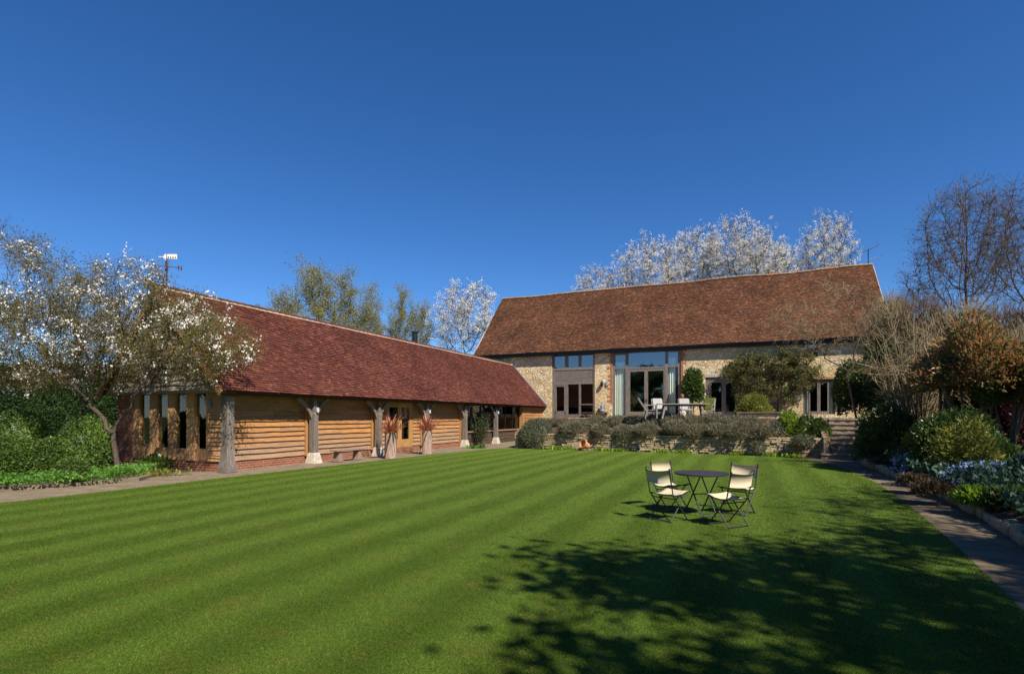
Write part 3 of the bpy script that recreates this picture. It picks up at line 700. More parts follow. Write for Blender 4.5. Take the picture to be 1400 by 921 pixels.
# weather vane on the ridge end
vy = on_x(228, 390, RX)[0]; wx_, wy_ = tow(RX, vy)
vz0 = RZ+.05; dist_ = math.hypot(wx_, wy_)
pz = lambda v: EYE+(HY-v)/FPX*wy_
van = thing('weather_vane', 'iron weather vane with pale arrow banner on the barn ridge end', 'weather vane', (wx_, wy_, vz0), 0)
mb = MB(); mb.tube([(0, 0, -.1), (0, 0, pz(346)-vz0)], [.022, .016], 8); mb.build('pole', MT['rust'], van)
zl = pz(364)-vz0; arms = MB()
for a in range(4): arms.tube([(0, 0, zl), (.30*math.cos(a*PI/2+.6), .30*math.sin(a*PI/2+.6), zl)], .01, 5)
arms.build('cross_arms', MT['rust'], van)
def letter(ch, pos, s=.15):
    S_ = {'N': [(0, 0, 0, 1), (0, 1, 1, 0), (1, 0, 1, 1)], 'E': [(0, 0, 0, 1), (0, 1, 1, 1), (0, .5, .8, .5), (0, 0, 1, 0)],
          'S': [(1, 1, 0, 1), (0, 1, 0, .5), (0, .5, 1, .5), (1, .5, 1, 0), (1, 0, 0, 0)], 'W': [(0, 1, .25, 0), (.25, 0, .5, .7), (.5, .7, .75, 0), (.75, 0, 1, 1)]}[ch]
    m = MB()
    for a, b, c, e_ in S_: m.bar((pos[0]+(a-.5)*s*.7, pos[1], pos[2]+(b-.5)*s), (pos[0]+(c-.5)*s*.7, pos[1], pos[2]+(e_-.5)*s), .022, .02)
    m.build('letter', MT['rust'], van)
for ch, a in zip('NWSE', range(4)): letter(ch, (.36*math.cos(a*PI/2+.6), .36*math.sin(a*PI/2+.6), zl))
zv = pz(351)-vz0; mb = MB()
def plate(pts, t=.012):
    k = len(pts); mb.add([(x, -t, z) for x, z in pts]+[(x, t, z) for x, z in pts], [list(range(k))]); mb.F.append(np.array([[mb.n-k+i for i in range(k)][::-1]]))
    for i in range(k): mb.F.append(np.array([[mb.n-2*k+i, mb.n-k+i, mb.n-k+(i+1) % k, mb.n-2*k+(i+1) % k]]))
plate([(-.14, zv+.0), (-.05, zv+.10), (-.04, zv-.10)]); plate([(-.045, zv-.05), (.36, zv-.09), (.36, zv+.065), (-.045, zv+.085)])
mb.bar((-.30, 0, zv+.01), (-.1, 0, zv), .02); bn = mb.build('banner', MT['vane'], van); bn.rotation_euler.z = -.15
for k in range(4):
    mb = MB(); mb.bar((.05+.085*k, -.016, zv-.02-.006*k), (.085+.085*k, -.016, zv-.02-.006*k), .012, .035); mb.build('banner_mark', MT['rust'], bn)

# ================================================================== STONE HOUSE
house = thing('stone_house', 'two storey rubble stone barn house with old tiled roof', 'house', (FX, FY, 0), TH)
HX0, HX1, EZH, RZH, RYH = -6.1, 22.4, 6.66, 12.42, 5.5
WT = 7.0
def Z(u, v): return on_y(u, v, 0)[1]
def Xf(u): return on_y(u, 500, 0)[0]
holes = {'A': (Xf(754.5), Xf(813), Z(784, 570), 6.82), 'B': (Xf(837), Xf(931), Z(885, 570.5), 6.86), 'C': (Xf(964.5), Xf(1012), Z(985, 570), Z(985, 515)),
         'D': (Xf(1098), Xf(1142), Z(1120, 566), Z(1120, 518)), 'E': (Xf(1099), Xf(1118), Z(1108, 488), 6.75)}
xs = sorted({HX0, HX1}|{h[0] for h in holes.values()}|{h[1] for h in holes.values()}); zs_ = sorted({0, WT}|{h[2] for h in holes.values()}|{h[3] for h in holes.values()})
mb = MB(); TW = .45
for x0, x1 in zip(xs[:-1], xs[1:]):
    for z0, z1 in zip(zs_[:-1], zs_[1:]):
        cx, cz = (x0+x1)/2, (z0+z1)/2
        if any(h[0] < cx < h[1] and h[2] < cz < h[3] for h in holes.values()): continue
        mb.quad((x0, 0, z0), (x1, 0, z0), (x1, 0, z1), (x0, 0, z1)); mb.quad((x0, TW, z0), (x0, TW, z1), (x1, TW, z1), (x1, TW, z0))
for x0, x1, z0, z1 in holes.values():
    mb.quad((x0, 0, z0), (x0, TW, z0), (x1, TW, z0), (x1, 0, z0)); mb.quad((x0, 0, z1), (x1, 0, z1), (x1, TW, z1), (x0, TW, z1))
    mb.quad((x0, 0, z0), (x0, 0, z1), (x0, TW, z1), (x0, TW, z0)); mb.quad((x1, 0, z0), (x1, TW, z0), (x1, TW, z1), (x1, 0, z1))
for x, s in ((HX0, 1), (HX1, -1)):
    for xx_ in (x, x+s*.45):
        mb.add([(xx_, .002, 0), (xx_, 2*RYH, 0), (xx_, 2*RYH, WT-.3), (xx_, RYH, RZH-.25), (xx_, .002, WT-.02)], [[0, 1, 2, 3, 4]])
mb.quad((HX0, 2*RYH, 0), (HX1, 2*RYH, 0), (HX1, 2*RYH, WT-.3), (HX0, 2*RYH, WT-.3))
mb.build('wall', MT['rubble'], house)
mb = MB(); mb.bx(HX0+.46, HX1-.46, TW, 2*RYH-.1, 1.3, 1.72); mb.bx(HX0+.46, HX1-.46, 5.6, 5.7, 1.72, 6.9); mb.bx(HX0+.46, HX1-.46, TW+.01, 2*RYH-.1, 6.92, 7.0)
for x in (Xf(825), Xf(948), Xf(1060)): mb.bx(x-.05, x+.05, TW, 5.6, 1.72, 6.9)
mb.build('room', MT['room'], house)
# quoins
k = 0; rq = np.random.default_rng(5)
for ue, side, vb in ((837, -1, 552), (931, 1, 530)):
    mb = MB(); x = Xf(ue); z = Z(ue, vb)
    while z < 6.8:
        w = rq.choice([.16, .30, .38]) if k % 2 else .14
        mb.bx(min(x, x+side*w), max(x, x+side*w), -.006-.004*(k % 3), .02, z, z+.15); z += .152; k += 1
    mb.build('brick_quoins', MT['quoin'], house)
# roof
slh = math.hypot(RYH+.35, RZH-EZH); esh = (0, (RYH+.35)/slh, (RZH-EZH)/slh)
def sagh(x, s): return -.05*np.sin(x/28*PI*3)**2*(s/slh)-.03*np.sin(x*.9+s*.7)
mb = MB(); a, b = HX0-.12, HX1+.12; ry = RYH
mb.hexa([(a, -.35, EZH-.14), (b, -.35, EZH-.14), (b, ry, RZH-.14), (a, ry, RZH-.14), (a, -.35, EZH-.1), (b, -.35, EZH-.1), (b, ry, RZH-.1), (a, ry, RZH-.1)])
mb.hexa([(b, 2*ry+.35, EZH-.14), (a, 2*ry+.35, EZH-.14), (a, ry, RZH-.14), (b, ry, RZH-.14), (b, 2*ry+.35, EZH-.05), (a, 2*ry+.35, EZH-.05), (a, ry, RZH-.05), (b, ry, RZH-.05)])
tiles(mb, (a, -.38, EZH-.01), (1, 0, 0), esh, b-a, slh, .17, .10, np.random.default_rng(3), thick=.022, jit=.013, sag=sagh)
hroof = mb.build('roof', MT['oldtile'], house)
mb = MB(); xx_ = a; rr_ = np.random.default_rng(8)
an = np.linspace(-.2, PI+.2, 8); prev = None; V = []; xs2 = np.arange(a, b, .3)
for i, x in enumerate(xs2):
    for xe, r in ((x, .15), (min(x+.3, b), .13)):
        zz = sagh(np.array([x-a]), np.array([slh]))[0]+rr_.normal()*.008
        V += [(xe, ry+r*math.cos(t), RZH+zz+r*.8*math.sin(t)) for t in an]
    q = len(V)-16; mb.add(V[q:], [[k, k+1, k+9, k+8] for k in range(7)])
mb.build('ridge_tiles', m_tiles('weathered_ridge', [(.20, .13, .085), (.28, .18, .12), (.24, .15, .10), (.33, .15, .08)], (.30, .27, .21), .8, .5), hroof)
for s in (a, b):
    mb = MB(); mb.bar((s, -.36, EZH-.10), (s, ry, RZH-.10), .06, .16, up=(0, -1, 1)); mb.build('verge_mortar', MT['mortar'], hroof)
mb = MB(); an = np.linspace(PI, 2*PI, 8); V = [(x, -.44+.075*math.cos(t), EZH-.02+.085*math.sin(t)) for x in (HX0, HX1+.1) for t in an]
mb.add(V, [[k, k+1, k+9, k+8] for k in range(7)]); mb.bx(HX0, HX1+.1, -.375, -.35, EZH-.26, EZH-.03); mb.bx(HX0, HX1+.1, -.35, .002, EZH-.27, EZH-.25); mb.build('gutter', MT['black'], house)

# ---- windows of the house
def win(name, pieces, uc, mat='grey_oak', y0=.06, y1=.2):
    m = MB()
    for (u0, u1, v0, v1) in pieces: m.bx(Xf(u0), Xf(u1), y0, y1, Z(uc, v1), Z(uc, v0))
    return m.build(name, MT[mat], house)
def pane(par, u0, u1, v0, v1, uc, y=.14, mat='glass'):
    m = MB(); m.bx(Xf(u0), Xf(u1), y, y+.008, Z(uc, v1), Z(uc, v0)); return m.build('pane', MT[mat], par)
def curtain(par, u0, u1, v0, v1, uc, y=.27, amp=.04, seed=1):
    r = np.random.default_rng(seed); x0, x1 = on_y(u0, 500, y)[0], on_y(u1, 500, y)[0]; k = 60; x = np.linspace(x0, x1, k); off = amp*np.sin((x-x0)*2*PI/.16+r.uniform(0, 6))+.02*np.sin((x-x0)*9)
    m = MB(); V = []
    for z, a_ in ((Z(uc, v1), 1.2), (Z(uc, (v0+v1)/2), 1.0), (Z(uc, v0), .8)): V += [(xx, y+o_*a_, z) for xx, o_ in zip(x, off)]
    V = np.array(V); V2 = V.copy(); V2[:, 1] += .006; m.add(V, [[r_*k+i, r_*k+i+1, r_*k+k+i+1, r_*k+k+i] for r_ in range(2) for i in range(k-1)]); m.add(V2, [[r_*k+i, r_*k+k+i, r_*k+k+i+1, r_*k+i+1] for r_ in range(2) for i in range(k-1)])
    return m.build('curtain', MT['curtain'], par, smooth=True)
T = 478
wA = win('window', [(754.5, 757.5, T, 570), (810.5, 813, T, 570), (757.5, 810.5, 502.5, 505.5), (757.5, 810.5, 522, 525), (757.5, 810.5, 566, 570), (772, 776, T, 502.5), (790.5, 794, T, 502.5), (773.5, 776, 525, 566), (791, 793.5, 525, 566), (757.5, 773.5, 525, 528), (793.5, 810.5, 552, 553.5), (757.5, 760, 528, 566), (771, 773.5, 528, 566), (757.5, 773.5, 561.5, 566), (757.5, 810.5, T, 484)], 784)
mb = MB(); mb.bx(Xf(757.5), Xf(810.5), .09, .17, Z(784, 522), Z(784, 505.5)); mb.build('boarded_panel', MT['grey_oak_h'], wA)
for q in ((757.5, 772, 484, 502.5), (776, 790.5, 484, 502.5), (794, 810.5, 484, 502.5), (760, 771, 528, 561.5), (776, 791, 525, 566), (793.5, 810.5, 525, 552), (793.5, 810.5, 553.5, 566)): pane(wA, *q, 784, mat='glass' if q[3] < 510 else 'glass_low')
mb = MB(); mb.bx(Xf(754), Xf(813.5), -.08, .06, Z(784, 572.5), Z(784, 570)); mb.build('sill', MT['quoin'], wA)
wB = win('window', [(837, 840.5, T, 570.5), (854.8, 858.5, T, 570.5), (909.3, 913, T, 570.5), (926.8, 931, T, 570.5), (840.5, 854.8, 500.8, 503.2), (858.5, 909.3, 501.3, 503.6), (913, 926.8, 500, 502.5), (840.5, 854.8, 567.5, 570.5), (913, 926.8, 567.5, 570.5), (840.5, 926.8, T, 480.5), (840.5, 854.8, 480.5, 483), (913, 926.8, 480.5, 482)], 885)
for q in ((840.5, 854.8, 483, 500.8), (858.5, 909.3, 480.5, 501.3), (913, 926.8, 482, 500), (840.5, 854.8, 503.2, 567.5), (913, 926.8, 502.5, 567.5)): pane(wB, *q, 885, mat='glass' if q[3] < 510 else 'glass_low')
curtain(wB, 840, 854.5, 493, 568, 885, seed=2); curtain(wB, 914, 924, 490, 568, 885, seed=3)
for (u0, u1, hs_) in ((858.5, 883, 1), (883, 909.3, -1)):
    dr = win('door', [(u0, u0+2.6, 503.6, 570.5), (u1-2.4, u1, 503.6, 570.5), (u0+2.6, u1-2.4, 503.6, 507), (u0+2.6, u1-2.4, 562.5, 570.5)], 885, y0=.08, y1=.16)
    pane(dr, u0+2.6, u1-2.4, 507, 562.5, 885, .115)
    mb = MB(); xh = Xf(u1-1.2 if hs_ > 0 else u0+1.3); mb.bar((xh, .05, 2.75), (xh, .05, 2.95), .03); mb.bar((xh, .08, 2.85), (xh, .04, 2.85), .02); mb.build('handle', MT['black'], dr)
wC = win('window', [(964.5, 969.5, 515, 570), (1008, 1012, 515, 570), (969.5, 1008, 515, 519)], 985)
mb = MB(); mb.bx(Xf(963), Xf(1014), -.03, .05, Z(985, 515), Z(985, 510.5)); mb.build('lintel', MT['padstone'], wC)
for (u0, u1) in ((969.5, 989.5), (989.5, 1008)):
    dr = win('door', [(u0, u0+3, 519, 570), (u1-3, u1, 519, 570), (u0+3, u1-3, 519, 522.5), (u0+3, u1-3, 562.5, 570)], 985, y0=.08, y1=.16); pane(dr, u0+3, u1-3, 522.5, 562.5, 985, .115)
wD = win('window', [(1098, 1100, 518, 566), (1140, 1142, 518, 566), (1100, 1140, 518, 520.5)], 1120)
mb = MB(); mb.bx(Xf(1096), Xf(1144), -.03, .05, Z(1120, 518), Z(1120, 514.5)); mb.build('lintel', MT['oak_x'], wD)
for (u0, u1) in ((1106, 1120), (1120, 1134)):
    dr = win('door', [(u0, u0+2, 520.5, 566), (u1-2.5, u1, 520.5, 566), (u0+2, u1-2.5, 520.5, 523), (u0+2, u1-2.5, 562, 566)], 1120, y0=.08, y1=.16); pane(dr, u0+2, u1-2.5, 523, 562, 1120, .115)
for (u0, u1, s_) in ((1100, 1106, 4), (1134, 1140, 5)): pane(wD, u0, u1, 520.5, 566, 1120, mat='glass_low'); curtain(wD, u0, u1+.5, 520.5, 566, 1120, y=.25, seed=s_)
wE = win('window', [(1099, 1100.3, 470, 488), (1116.7, 1118, 470, 488), (1100.3, 1116.7, 486.5, 488), (1108, 1109, 470, 486.5)], 1108)
pane(wE, 1100.3, 1108, 470, 486.5, 1108); pane(wE, 1109, 1116.7, 470, 486.5, 1108)
# wall lamp and sensor
mb = MB(); x, z = on_y(823.5, 525, 0); mb.lathe([(.03, -.2), (.11, -.14), (.13, .0), (.11, .12), (.02, .22)], 10, (x, -.16, z)); mb.bar((x, 0, z+.1), (x, -.15, z+.2), .04); mb.build('wall_lamp', MT['black'], house)
mb = MB(); x, z = on_y(830.5, 524, 0); mb.bx(x-.09, x+.09, -.1, -.02, z-.14, z+.17); mb.build('sensor_box', MT['white'], house)

# TV aerial on the right end of the roof ridge
ax, ay = tow(HX1-.15, RYH)
aer = thing('tv_aerial', 'thin metal television aerial standing on right end of the house ridge', 'aerial', (ax, ay, RZH))
mb = MB(); mb.tube([(0, 0, -.1), (0, 0, 1.15)], .03, 6); mb.build('mast', MT['black'], aer)
mb = MB(); mb.tube([(-.55, 0, .85), (.6, -.1, 1.35)], .025, 5)
for t in np.linspace(0, 1, 9):
    p = np.array([-.55+1.15*t, -.1*t, .85+.5*t]); mb.tube([p+[.05, .32, 0], p-[.05, .32, 0]], .012, 4)
mb.tube([(.6, -.1, 1.35), (.6, -.1, 1.65)], .012, 4); mb.build('boom', MT['lead'], aer)
mb = MB(); mb.tube([(-.1, 0, .35), (.85, 0, .62)], .02, 5); mb.tube([(.85, .3, .62), (.85, -.3, .62)], .012, 4); mb.build('lower_arm', MT['lead'], aer)

# ================================================================== RETAINING WALL, STEPS
rw = np.random.default_rng(21)
def stone_courses(mb, x0, x1, z0, z1, yf, rng, hmin=.06, hmax=.12, dep=.3, ends=True):
    z = z0
    while z < z1-.02:
        h = min(rng.uniform(hmin, hmax), z1-z); x = x0
        while x < x1-.03:
            w = min(rng.uniform(.14, .48), x1-x); y = yf(x+w/2)-rng.uniform(0, .05); j = rng.uniform(-.012, .012, 16)
            e = .006
            mb.hexa([(x+e, y+j[0], z+e+j[8]*.6), (x+w-e, y+j[1], z+e+j[9]*.6), (x+w-e, y+dep, z+e), (x+e, y+dep, z+e), (x+e+abs(j[4]), y+j[2]+.012, z+h-e+j[10]*.6), (x+w-e-abs(j[5]), y+j[3]+.012, z+h-e+j[11]*.6), (x+w-e, y+dep, z+h-e), (x+e, y+dep, z+h-e)])
            x += w
        z += h
mb = MB(); stone_courses(mb, 3.0, 17.35, -.04, .80, wy, rw)
V = []
xx_ = np.linspace(3.05, 17.3, 30)
for a, b in zip(xx_[:-1], xx_[1:]): mb.hexa([(a, wy(a)+.06, -.05), (b, wy(b)+.06, -.05), (b, wy(b)+.3, -.05), (a, wy(a)+.3, -.05), (a, wy(a)+.06, .74), (b, wy(b)+.06, .74), (b, wy(b)+.3, .74), (a, wy(a)+.3, .74)])
def endw(y0, y1, x, s, z1f):
    y = y0
    while y < y1:
        w = min(rw.uniform(.2, .45), y1-y); z = -.04; zt_ = z1f(y)
        while z < zt_:
            h = rw.uniform(.08, .16); o = rw.uniform(0, .04)
            mb.bx(min(x, x+s*(.2+o)), max(x, x+s*(.2+o)), y+.005, y+w-.005, z+.004, min(z+h, zt_)-.004); z += h
        y += w
endw(wy(3.0), -11.3, 2.95, -1, lambda y: .8+.5*(y+13)/1.7); endw(wy(17.3)-.35, -11.9, 17.2, 1, lambda y: .85+.7*(y+14.5)/2.5)
ret = mb.build('retaining_wall', MT['drystone'], loc=(FX, FY, 0)); ret.rotation_euler.z = TH
tag(ret, 'low dry stone retaining wall along the far edge of the lawn', 'wall')
# low planter wall with coping in front of the climber
lx0, lx1 = on_y(1008, 570, -6)[0], on_y(1075, 570, -6)[0]; lz = on_y(1040, 563, -6)[1]
pw = thing('planter_wall', 'short pale stone planter wall with flat coping below the big wall climber', 'wall', (FX, FY, 0), TH)
mb = MB(); stone_courses(mb, lx0, lx1, TZ-.05, lz-.07, lambda x: -6, rw, .08, .15); mb.bx(lx0+.05, lx1-.05, -5.9, -5.65, TZ-.05, lz-.09); mb.build('stonework', m_stone('pale_stone', [(.42, .33, .2), (.5, .4, .26), (.36, .28, .17)]), pw)
mb = MB(); x = lx0-.06
while x < lx1: mb.bx(x, min(x+.7, lx1+.06)-.008, -6.12, -5.6, lz-.068, lz); x += .7
bevel(mb.build('coping', MT['stepstone'], pw), .015)
st = thing('stone_steps', 'worn stone garden steps climbing to the terrace', 'steps', (FX, FY, 0), TH)
NST = 8
for i in range(NST):
    mb = MB(); y = -14.95+i*.37; z = TZ*(i+1)/NST; x0, x1 = 17.42+.03*(i % 2)+i*.03, 19.0+.05*i
    if i == 0: x0 -= .35
    k = 9; xs_ = np.linspace(x0, x1, k); j = rw.normal(size=(k, 2))*.014
    V = []
    for a, (j0, j1) in zip(xs_, j): V += [(a, y+.04+j0, z-.3), (a, y+.04+j0, z-.06), (a, y+j0, z-.055), (a, y+j0+.008, z+j1*.4), (a, y+.5, z+j1*.3)]
    mb.add(V, [[i_*5+q, i_*5+5+q, i_*5+6+q, i_*5+q+1] for i_ in range(k-1) for q in range(4)]); mb.poly([V[q] for q in (4, 3, 2, 1, 0)]); mb.poly([V[-5+q] for q in range(5)])
    mb.build('step', MT['stepstone'], st)
# rough edging stones along the right path
eg = np.random.default_rng(4); pr = []
for a, b in zip(PR[:-2], PR[1:-1]):
    L = math.hypot(b[0]-a[0], b[1]-a[1]); t = 0
    while t < L:
        w = eg.uniform(.22, .5); pr.append((a, b, t/L, min(1, (t+w)/L), w)); t += w
first = None; ks = 0
for a, b, t0, t1, w in pr:
    p = np.array([a[0]+(b[0]-a[0])*(t0+t1)/2, a[1]+(b[1]-a[1])*(t0+t1)/2]); an_ = math.atan2(b[1]-a[1], b[0]-a[0])
    if p[1] < 5: break
    mb = MB(); k = 10; h = eg.uniform(.16, .27); f = lumpdir(eg, 8)
    th_ = np.linspace(-PI/2, PI/2, 6); ph = np.arange(k)*2*PI/k
    q = np.array([[(math.cos(e)*math.cos(x), math.cos(e)*math.sin(x), math.sin(e)) for x in ph] for e in th_]).reshape(-1, 3)
    q = np.sign(q)*np.abs(q)**.6
    V = q*(.82+.22*f(unit(q)))[:, None]*np.array([w*.52, eg.uniform(.10, .16), h*.6])
    i = np.arange(5)[:, None]*k; j = np.arange(k)[None]; mb.add(V, np.stack([i+j, i+(j+1) % k, i+k+(j+1) % k, i+k+j], -1).reshape(-1, 4))
    o = mb.build('edging_stone', MT['drystone'], loc=(p[0]+.05, p[1], h*.42)); o.rotation_euler.z = an_
    tag(o, 'rough dark edging stone between the right path and the flower bed', 'stone', 'edging stones along the right path'); ks += 1

def foot(u, off):
    x = 8.0
    for _ in range(12): x = on_y(u, 610, wy(x)-off)[0]
    return tow(x, wy(x)-off)
# ================================================================== LAWN FURNITURE
TBX, TBY = 3.28, 9.45
tb = thing('bistro_table', 'round dark metal folding table on the lawn', 'table', (TBX, TBY, 0), .25)
mb = MB(); mb.lathe([(0.0, .700), (.455, .700), (.462, .706), (.462, .722), (.455, .728), (0, .728)], 48); mb.build('tabletop', MT['metal'], tb)
def xleg(x, s):
    m = MB(); m.tube([(x, -s*.24, .70), (x, s*.24, .012)], .012, 8); return m
for x in (-.17, .17): xleg(x, 1).build('leg', MT['metal'], tb)
for x in (-.14, .14): xleg(x, -1).build('leg', MT['metal'], tb)
for q in ([(-.17, .24, .02), (.17, .24, .02)], [(-.14, -.24, .02), (.14, -.24, .02)], [(-.17, 0, .36), (.17, 0, .36)]):
    mb = MB(); mb.tube(q, .010, 6); mb.build('stretcher', MT['metal'], tb)

def bistro_chair(label, loc, rz):
    """faces +y; folding X frame, slung canvas seat and back"""
    t = thing('folding_chair', label, 'chair', loc, rz, 'folding canvas chairs around the lawn table')
    for s in (-1, 1):
        x = s*.235
        m = MB(); m.tube([(x*1.02, -.26, .86), (x, -.215, .64), (x, -.17, .45), (x, 0, .24), (x, .20, .012)], .0105, 7); m.build('back_leg' if False else 'upright', MT['metal'], t)
        x = s*.212
        m = MB(); m.tube([(x, .24, .475), (x, .15, .44), (x, 0, .24), (x, -.20, .012)], .0105, 7); m.build('leg', MT['metal'], t)
        x = s*.222
        m = MB(); m.tube([(x, -.19, .44), (x, -.06, .425), (x, .08, .435), (x, .19, .47), (x, .27, .475)], .011, 7); m.build('seat_rail', MT['metal'], t)
    for q in ([(-.235, .195, .02), (.235, .195, .02)], [(-.212, -.195, .02), (.212, -.195, .02)], [(-.235, -.1, .37), (.235, -.1, .37)]):
        m = MB(); m.tube(q, .009, 6); m.build('stretcher', MT['metal'], t)
    m = MB(); k = 9; V = []
    for th_ in (0, .008):
        for a in np.linspace(-.215, .215, k):
            for yy_, zz in ((-.185, .452), (-.1, .428), (0, .420), (.09, .436), (.17, .468), (.235, .478)): V.append((a, yy_, zz-.028*(1-(a/.215)**2)*(1-((yy_-.02)/.3)**2)+th_))
    n6 = 6; o = k*n6
    F = [[i*n6+j, i*n6+j+1, (i+1)*n6+j+1, (i+1)*n6+j] for i in range(k-1) for j in range(5)]
    m.add(V, F+[[o+f[3], o+f[2], o+f[1], o+f[0]] for f in F])
    for j in range(5): m.F.append(np.array([[j, o+j, o+j+1, j+1], [(k-1)*n6+j+1, o+(k-1)*n6+j+1, o+(k-1)*n6+j, (k-1)*n6+j]]))
    m.build('seat', MT['canvas'], t, smooth=True)
    m = MB(); V = []; k = 11
    for th_ in (0, .008):
        for a in np.linspace(-.24, .24, k):
            sag = 1-(a/.24)**2
            for q, (yy_, zz) in enumerate(((-.212, .635), (-.232, .74), (-.258, .85))): V.append((a, yy_-.075*sag-th_, zz-(.025*sag if q == 2 else .01*sag)))
    o = k*3; F = [[i*3+j, i*3+j+1, i*3+4+j, i*3+3+j] for i in range(k-1) for j in range(2)]
    m.add(V, F+[[o+f[3], o+f[2], o+f[1], o+f[0]] for f in F])
    for i in range(k-1): m.F.append(np.array([[i*3+3, i*3, o+i*3, o+i*3+3], [i*3+2, i*3+5, o+i*3+5, o+i*3+2]]))
    b = m.build('backrest', MT['canvas'], t, smooth=True)
    for s in (-1, 1):
        c = MB(); c.tube([(s*.238, -.25, .80), (s*.24, -.262, .868)], .016, 8); c.build('corner_cap', MT['metal'], b)
    return t
c1 = bistro_chair('cream canvas folding chair left of the lawn table, nearer one with its back shaded', (2.57, 8.97, 0), 0)
def face(o, fx, fy): o.rotation_euler.z = math.atan2(-fx, fy)
face(c1, .82, .57)
for lab, loc, fc in (('cream canvas folding chair left of the lawn table, farther one with sunlit back', (2.90, 9.98, 0), (.45, -.89)),
                     ('cream canvas folding chair right of the lawn table, nearer one with sagging back', (3.38, 8.50, 0), (-.45, .89)),
                     ('cream canvas folding chair right of the lawn table, farther one half hidden', (3.95, 9.55, 0), (-.75, -.65))):
    face(dup(c1, loc, 0, lab), *fc)

# ================================================================== BARN FURNITURE
def bpos(u, v): return gp(u, v)
bx_, by_ = gp(477, 629.5)
bn_ = thing('plank_bench', 'low weathered plank bench between two barn posts', 'bench', (bx_-.05, by_+.05, 0), TH+PI/2)
m = MB(); m.bx(-.80, .80, -.19, .19, .39, .45); bevel(m.build('seat', MT['bench'], bn_), .01)
for s in (-1, 1):
    m = MB(); m.hexa([(s*.55-.13, -.15, 0), (s*.55+.13, -.15, 0), (s*.55+.13, .15, 0), (s*.55-.13, .15, 0), (s*.55-.08, -.13, .39), (s*.55+.08, -.13, .39), (s*.55+.08, .13, .39), (s*.55-.08, .13, .39)]); bevel(m.build('leg', MT['bench'], bn_), .012)
def log_planter(u, v, wpx, ztop, seed, lab, plab, n, w_):
    X, Y = gp(u, v); r = wpx/FPX*Y/2; Y += r*.6; X = (u-CX)/FPX*Y; rg = np.random.default_rng(seed)
    k = 22; an = np.arange(k)*2*PI/k; pr_ = 1+.06*np.sign(np.sin(an*3+seed))*np.abs(np.sin(an*3+seed))**.4+rg.normal(size=k)*.05
    V = [(r*p*f*math.cos(a), r*p*f*math.sin(a), z) for z, f in ((0, 1.04), (.15, 1.0), (ztop*.6, .97), (ztop, .95), (ztop, .78), (ztop-.12, .76)) for a, p in zip(an, pr_)]
    m = MB(); m.add(V, [[i*k+j, i*k+(j+1) % k, i*k+k+(j+1) % k, i*k+k+j] for i in range(5) for j in range(k)]); m.poly(V[-k:])
    o = m.build('log_planter', MT['log'], loc=(X, Y, 0)); tag(o, lab, 'planter', 'split log planters by the barn door')
    m = MB(); D = unit(np.stack([rg.normal(size=n)*w_, rg.normal(size=n)*w_, rg.uniform(.35, 1.0, n)], 1)); P = np.zeros((n, 3)); P[:, :2] = D[:, :2]*.06
    blades(m, P, D, rg.uniform(.8, 1.5, n), .05, rg, .30); o = m.build('spiky_plant', LF['phormium'], loc=(X, Y, ztop-.1)); tag(o, plab, 'plant', 'bronze spiky plants in log planters')
log_planter(533.5, 626.5, 16.5, 1.02, 1, 'split log planter left of the barn door', 'bronze spiky cordyline in the left log planter by the barn door', 85, .40)
log_planter(583.5, 620.5, 14.5, 1.05, 2, 'split log planter right of the barn door, in front of a post', 'bronze spiky cordyline in the right log planter by the barn door', 85, .40)

# ================================================================== TERRACE FURNITURE
YT = 27.0
def tz(u, v, Y=YT): return at(u, v, Y)[2]
tX = (933-CX)/FPX*YT
tt = thing('teak_table', 'long grey teak dining table on the terrace', 'table', (tX, YT, TZ), TH*.4)
m = MB(); 
for k in range(6): m.bx(-1.22, 1.22, -.47+k*.158, -.47+k*.158+.15, .69, .73)
m.build('tabletop', MT['teak'], tt)
for sx in (-1, 1):
    for sy in (-1, 1):
        m = MB(); m.bar((sx*1.0, sy*.32, .0), (sx*.85, sy*.36, .69), .08); m.build('leg', MT['teak'], tt)
m = MB(); m.bx(-.9, .9, -.03, .03, .60, .685); m.bx(-.92, -.84, -.36, .36, .6, .69); m.bx(.84, .92, -.36, .36, .6, .69); m.build('apron', MT['teak'], tt)
def teak_chair(label, X, Y, fx, fy, rec=.28, cush=None, group='chairs around the terrace table'):
    t = thing('teak_chair', label, 'chair', (X, Y, TZ), math.atan2(-fx, fy), group); w = .27
    m = MB()
    for k in range(6): m.bx(-w, w, -.23+k*.085, -.23+k*.085+.07, .40, .425)
    m.build('seat', MT['teak'], t)
    m = MB(); dy = rec
    for s in (-1, 1): m.bar((s*w, -.25, .40), (s*w, -.25-dy, 1.0), .05, .035)
    m.bar((-w, -.25-dy, .985), (w, -.25-dy, .985), .04, .06)
    for k in range(7): x = -w+.07+k*(2*w-.14)/6; m.bar((x, -.255, .42), (x, -.255-dy*.97, .97), .05, .015)
    m.build('backrest', MT['teak'], t)
    for s in (-1, 1):
        m = MB(); m.bar((s*w, -.30, .66), (s*w, .26, .66), .055, .03); m.build('armrest', MT['teak'], t)
        m = MB(); m.bar((s*w, .22, 0), (s*w, .22, .65), .045); m.build('leg', MT['teak'], t)
        m = MB(); m.bar((s*w, -.34, 0), (s*w, -.23, .42), .045); m.build('leg', MT['teak'], t)
    if cush:
        m = MB(); m.bar((0, -.20, .44), (0, -.22-dy, 1.03), .50, .07, up=(0, 1, .3)); m.bx(-.25, .25, -.2, .25, .43, .49); bevel(m.build('cushion', MT[cush], t), .02, 3)
    return t
px = lambda u, Y: (u-CX)/FPX*Y
teak_chair('grey teak reclining armchair at the left end of the terrace table', px(891, YT), YT, 1, -.15, .42)
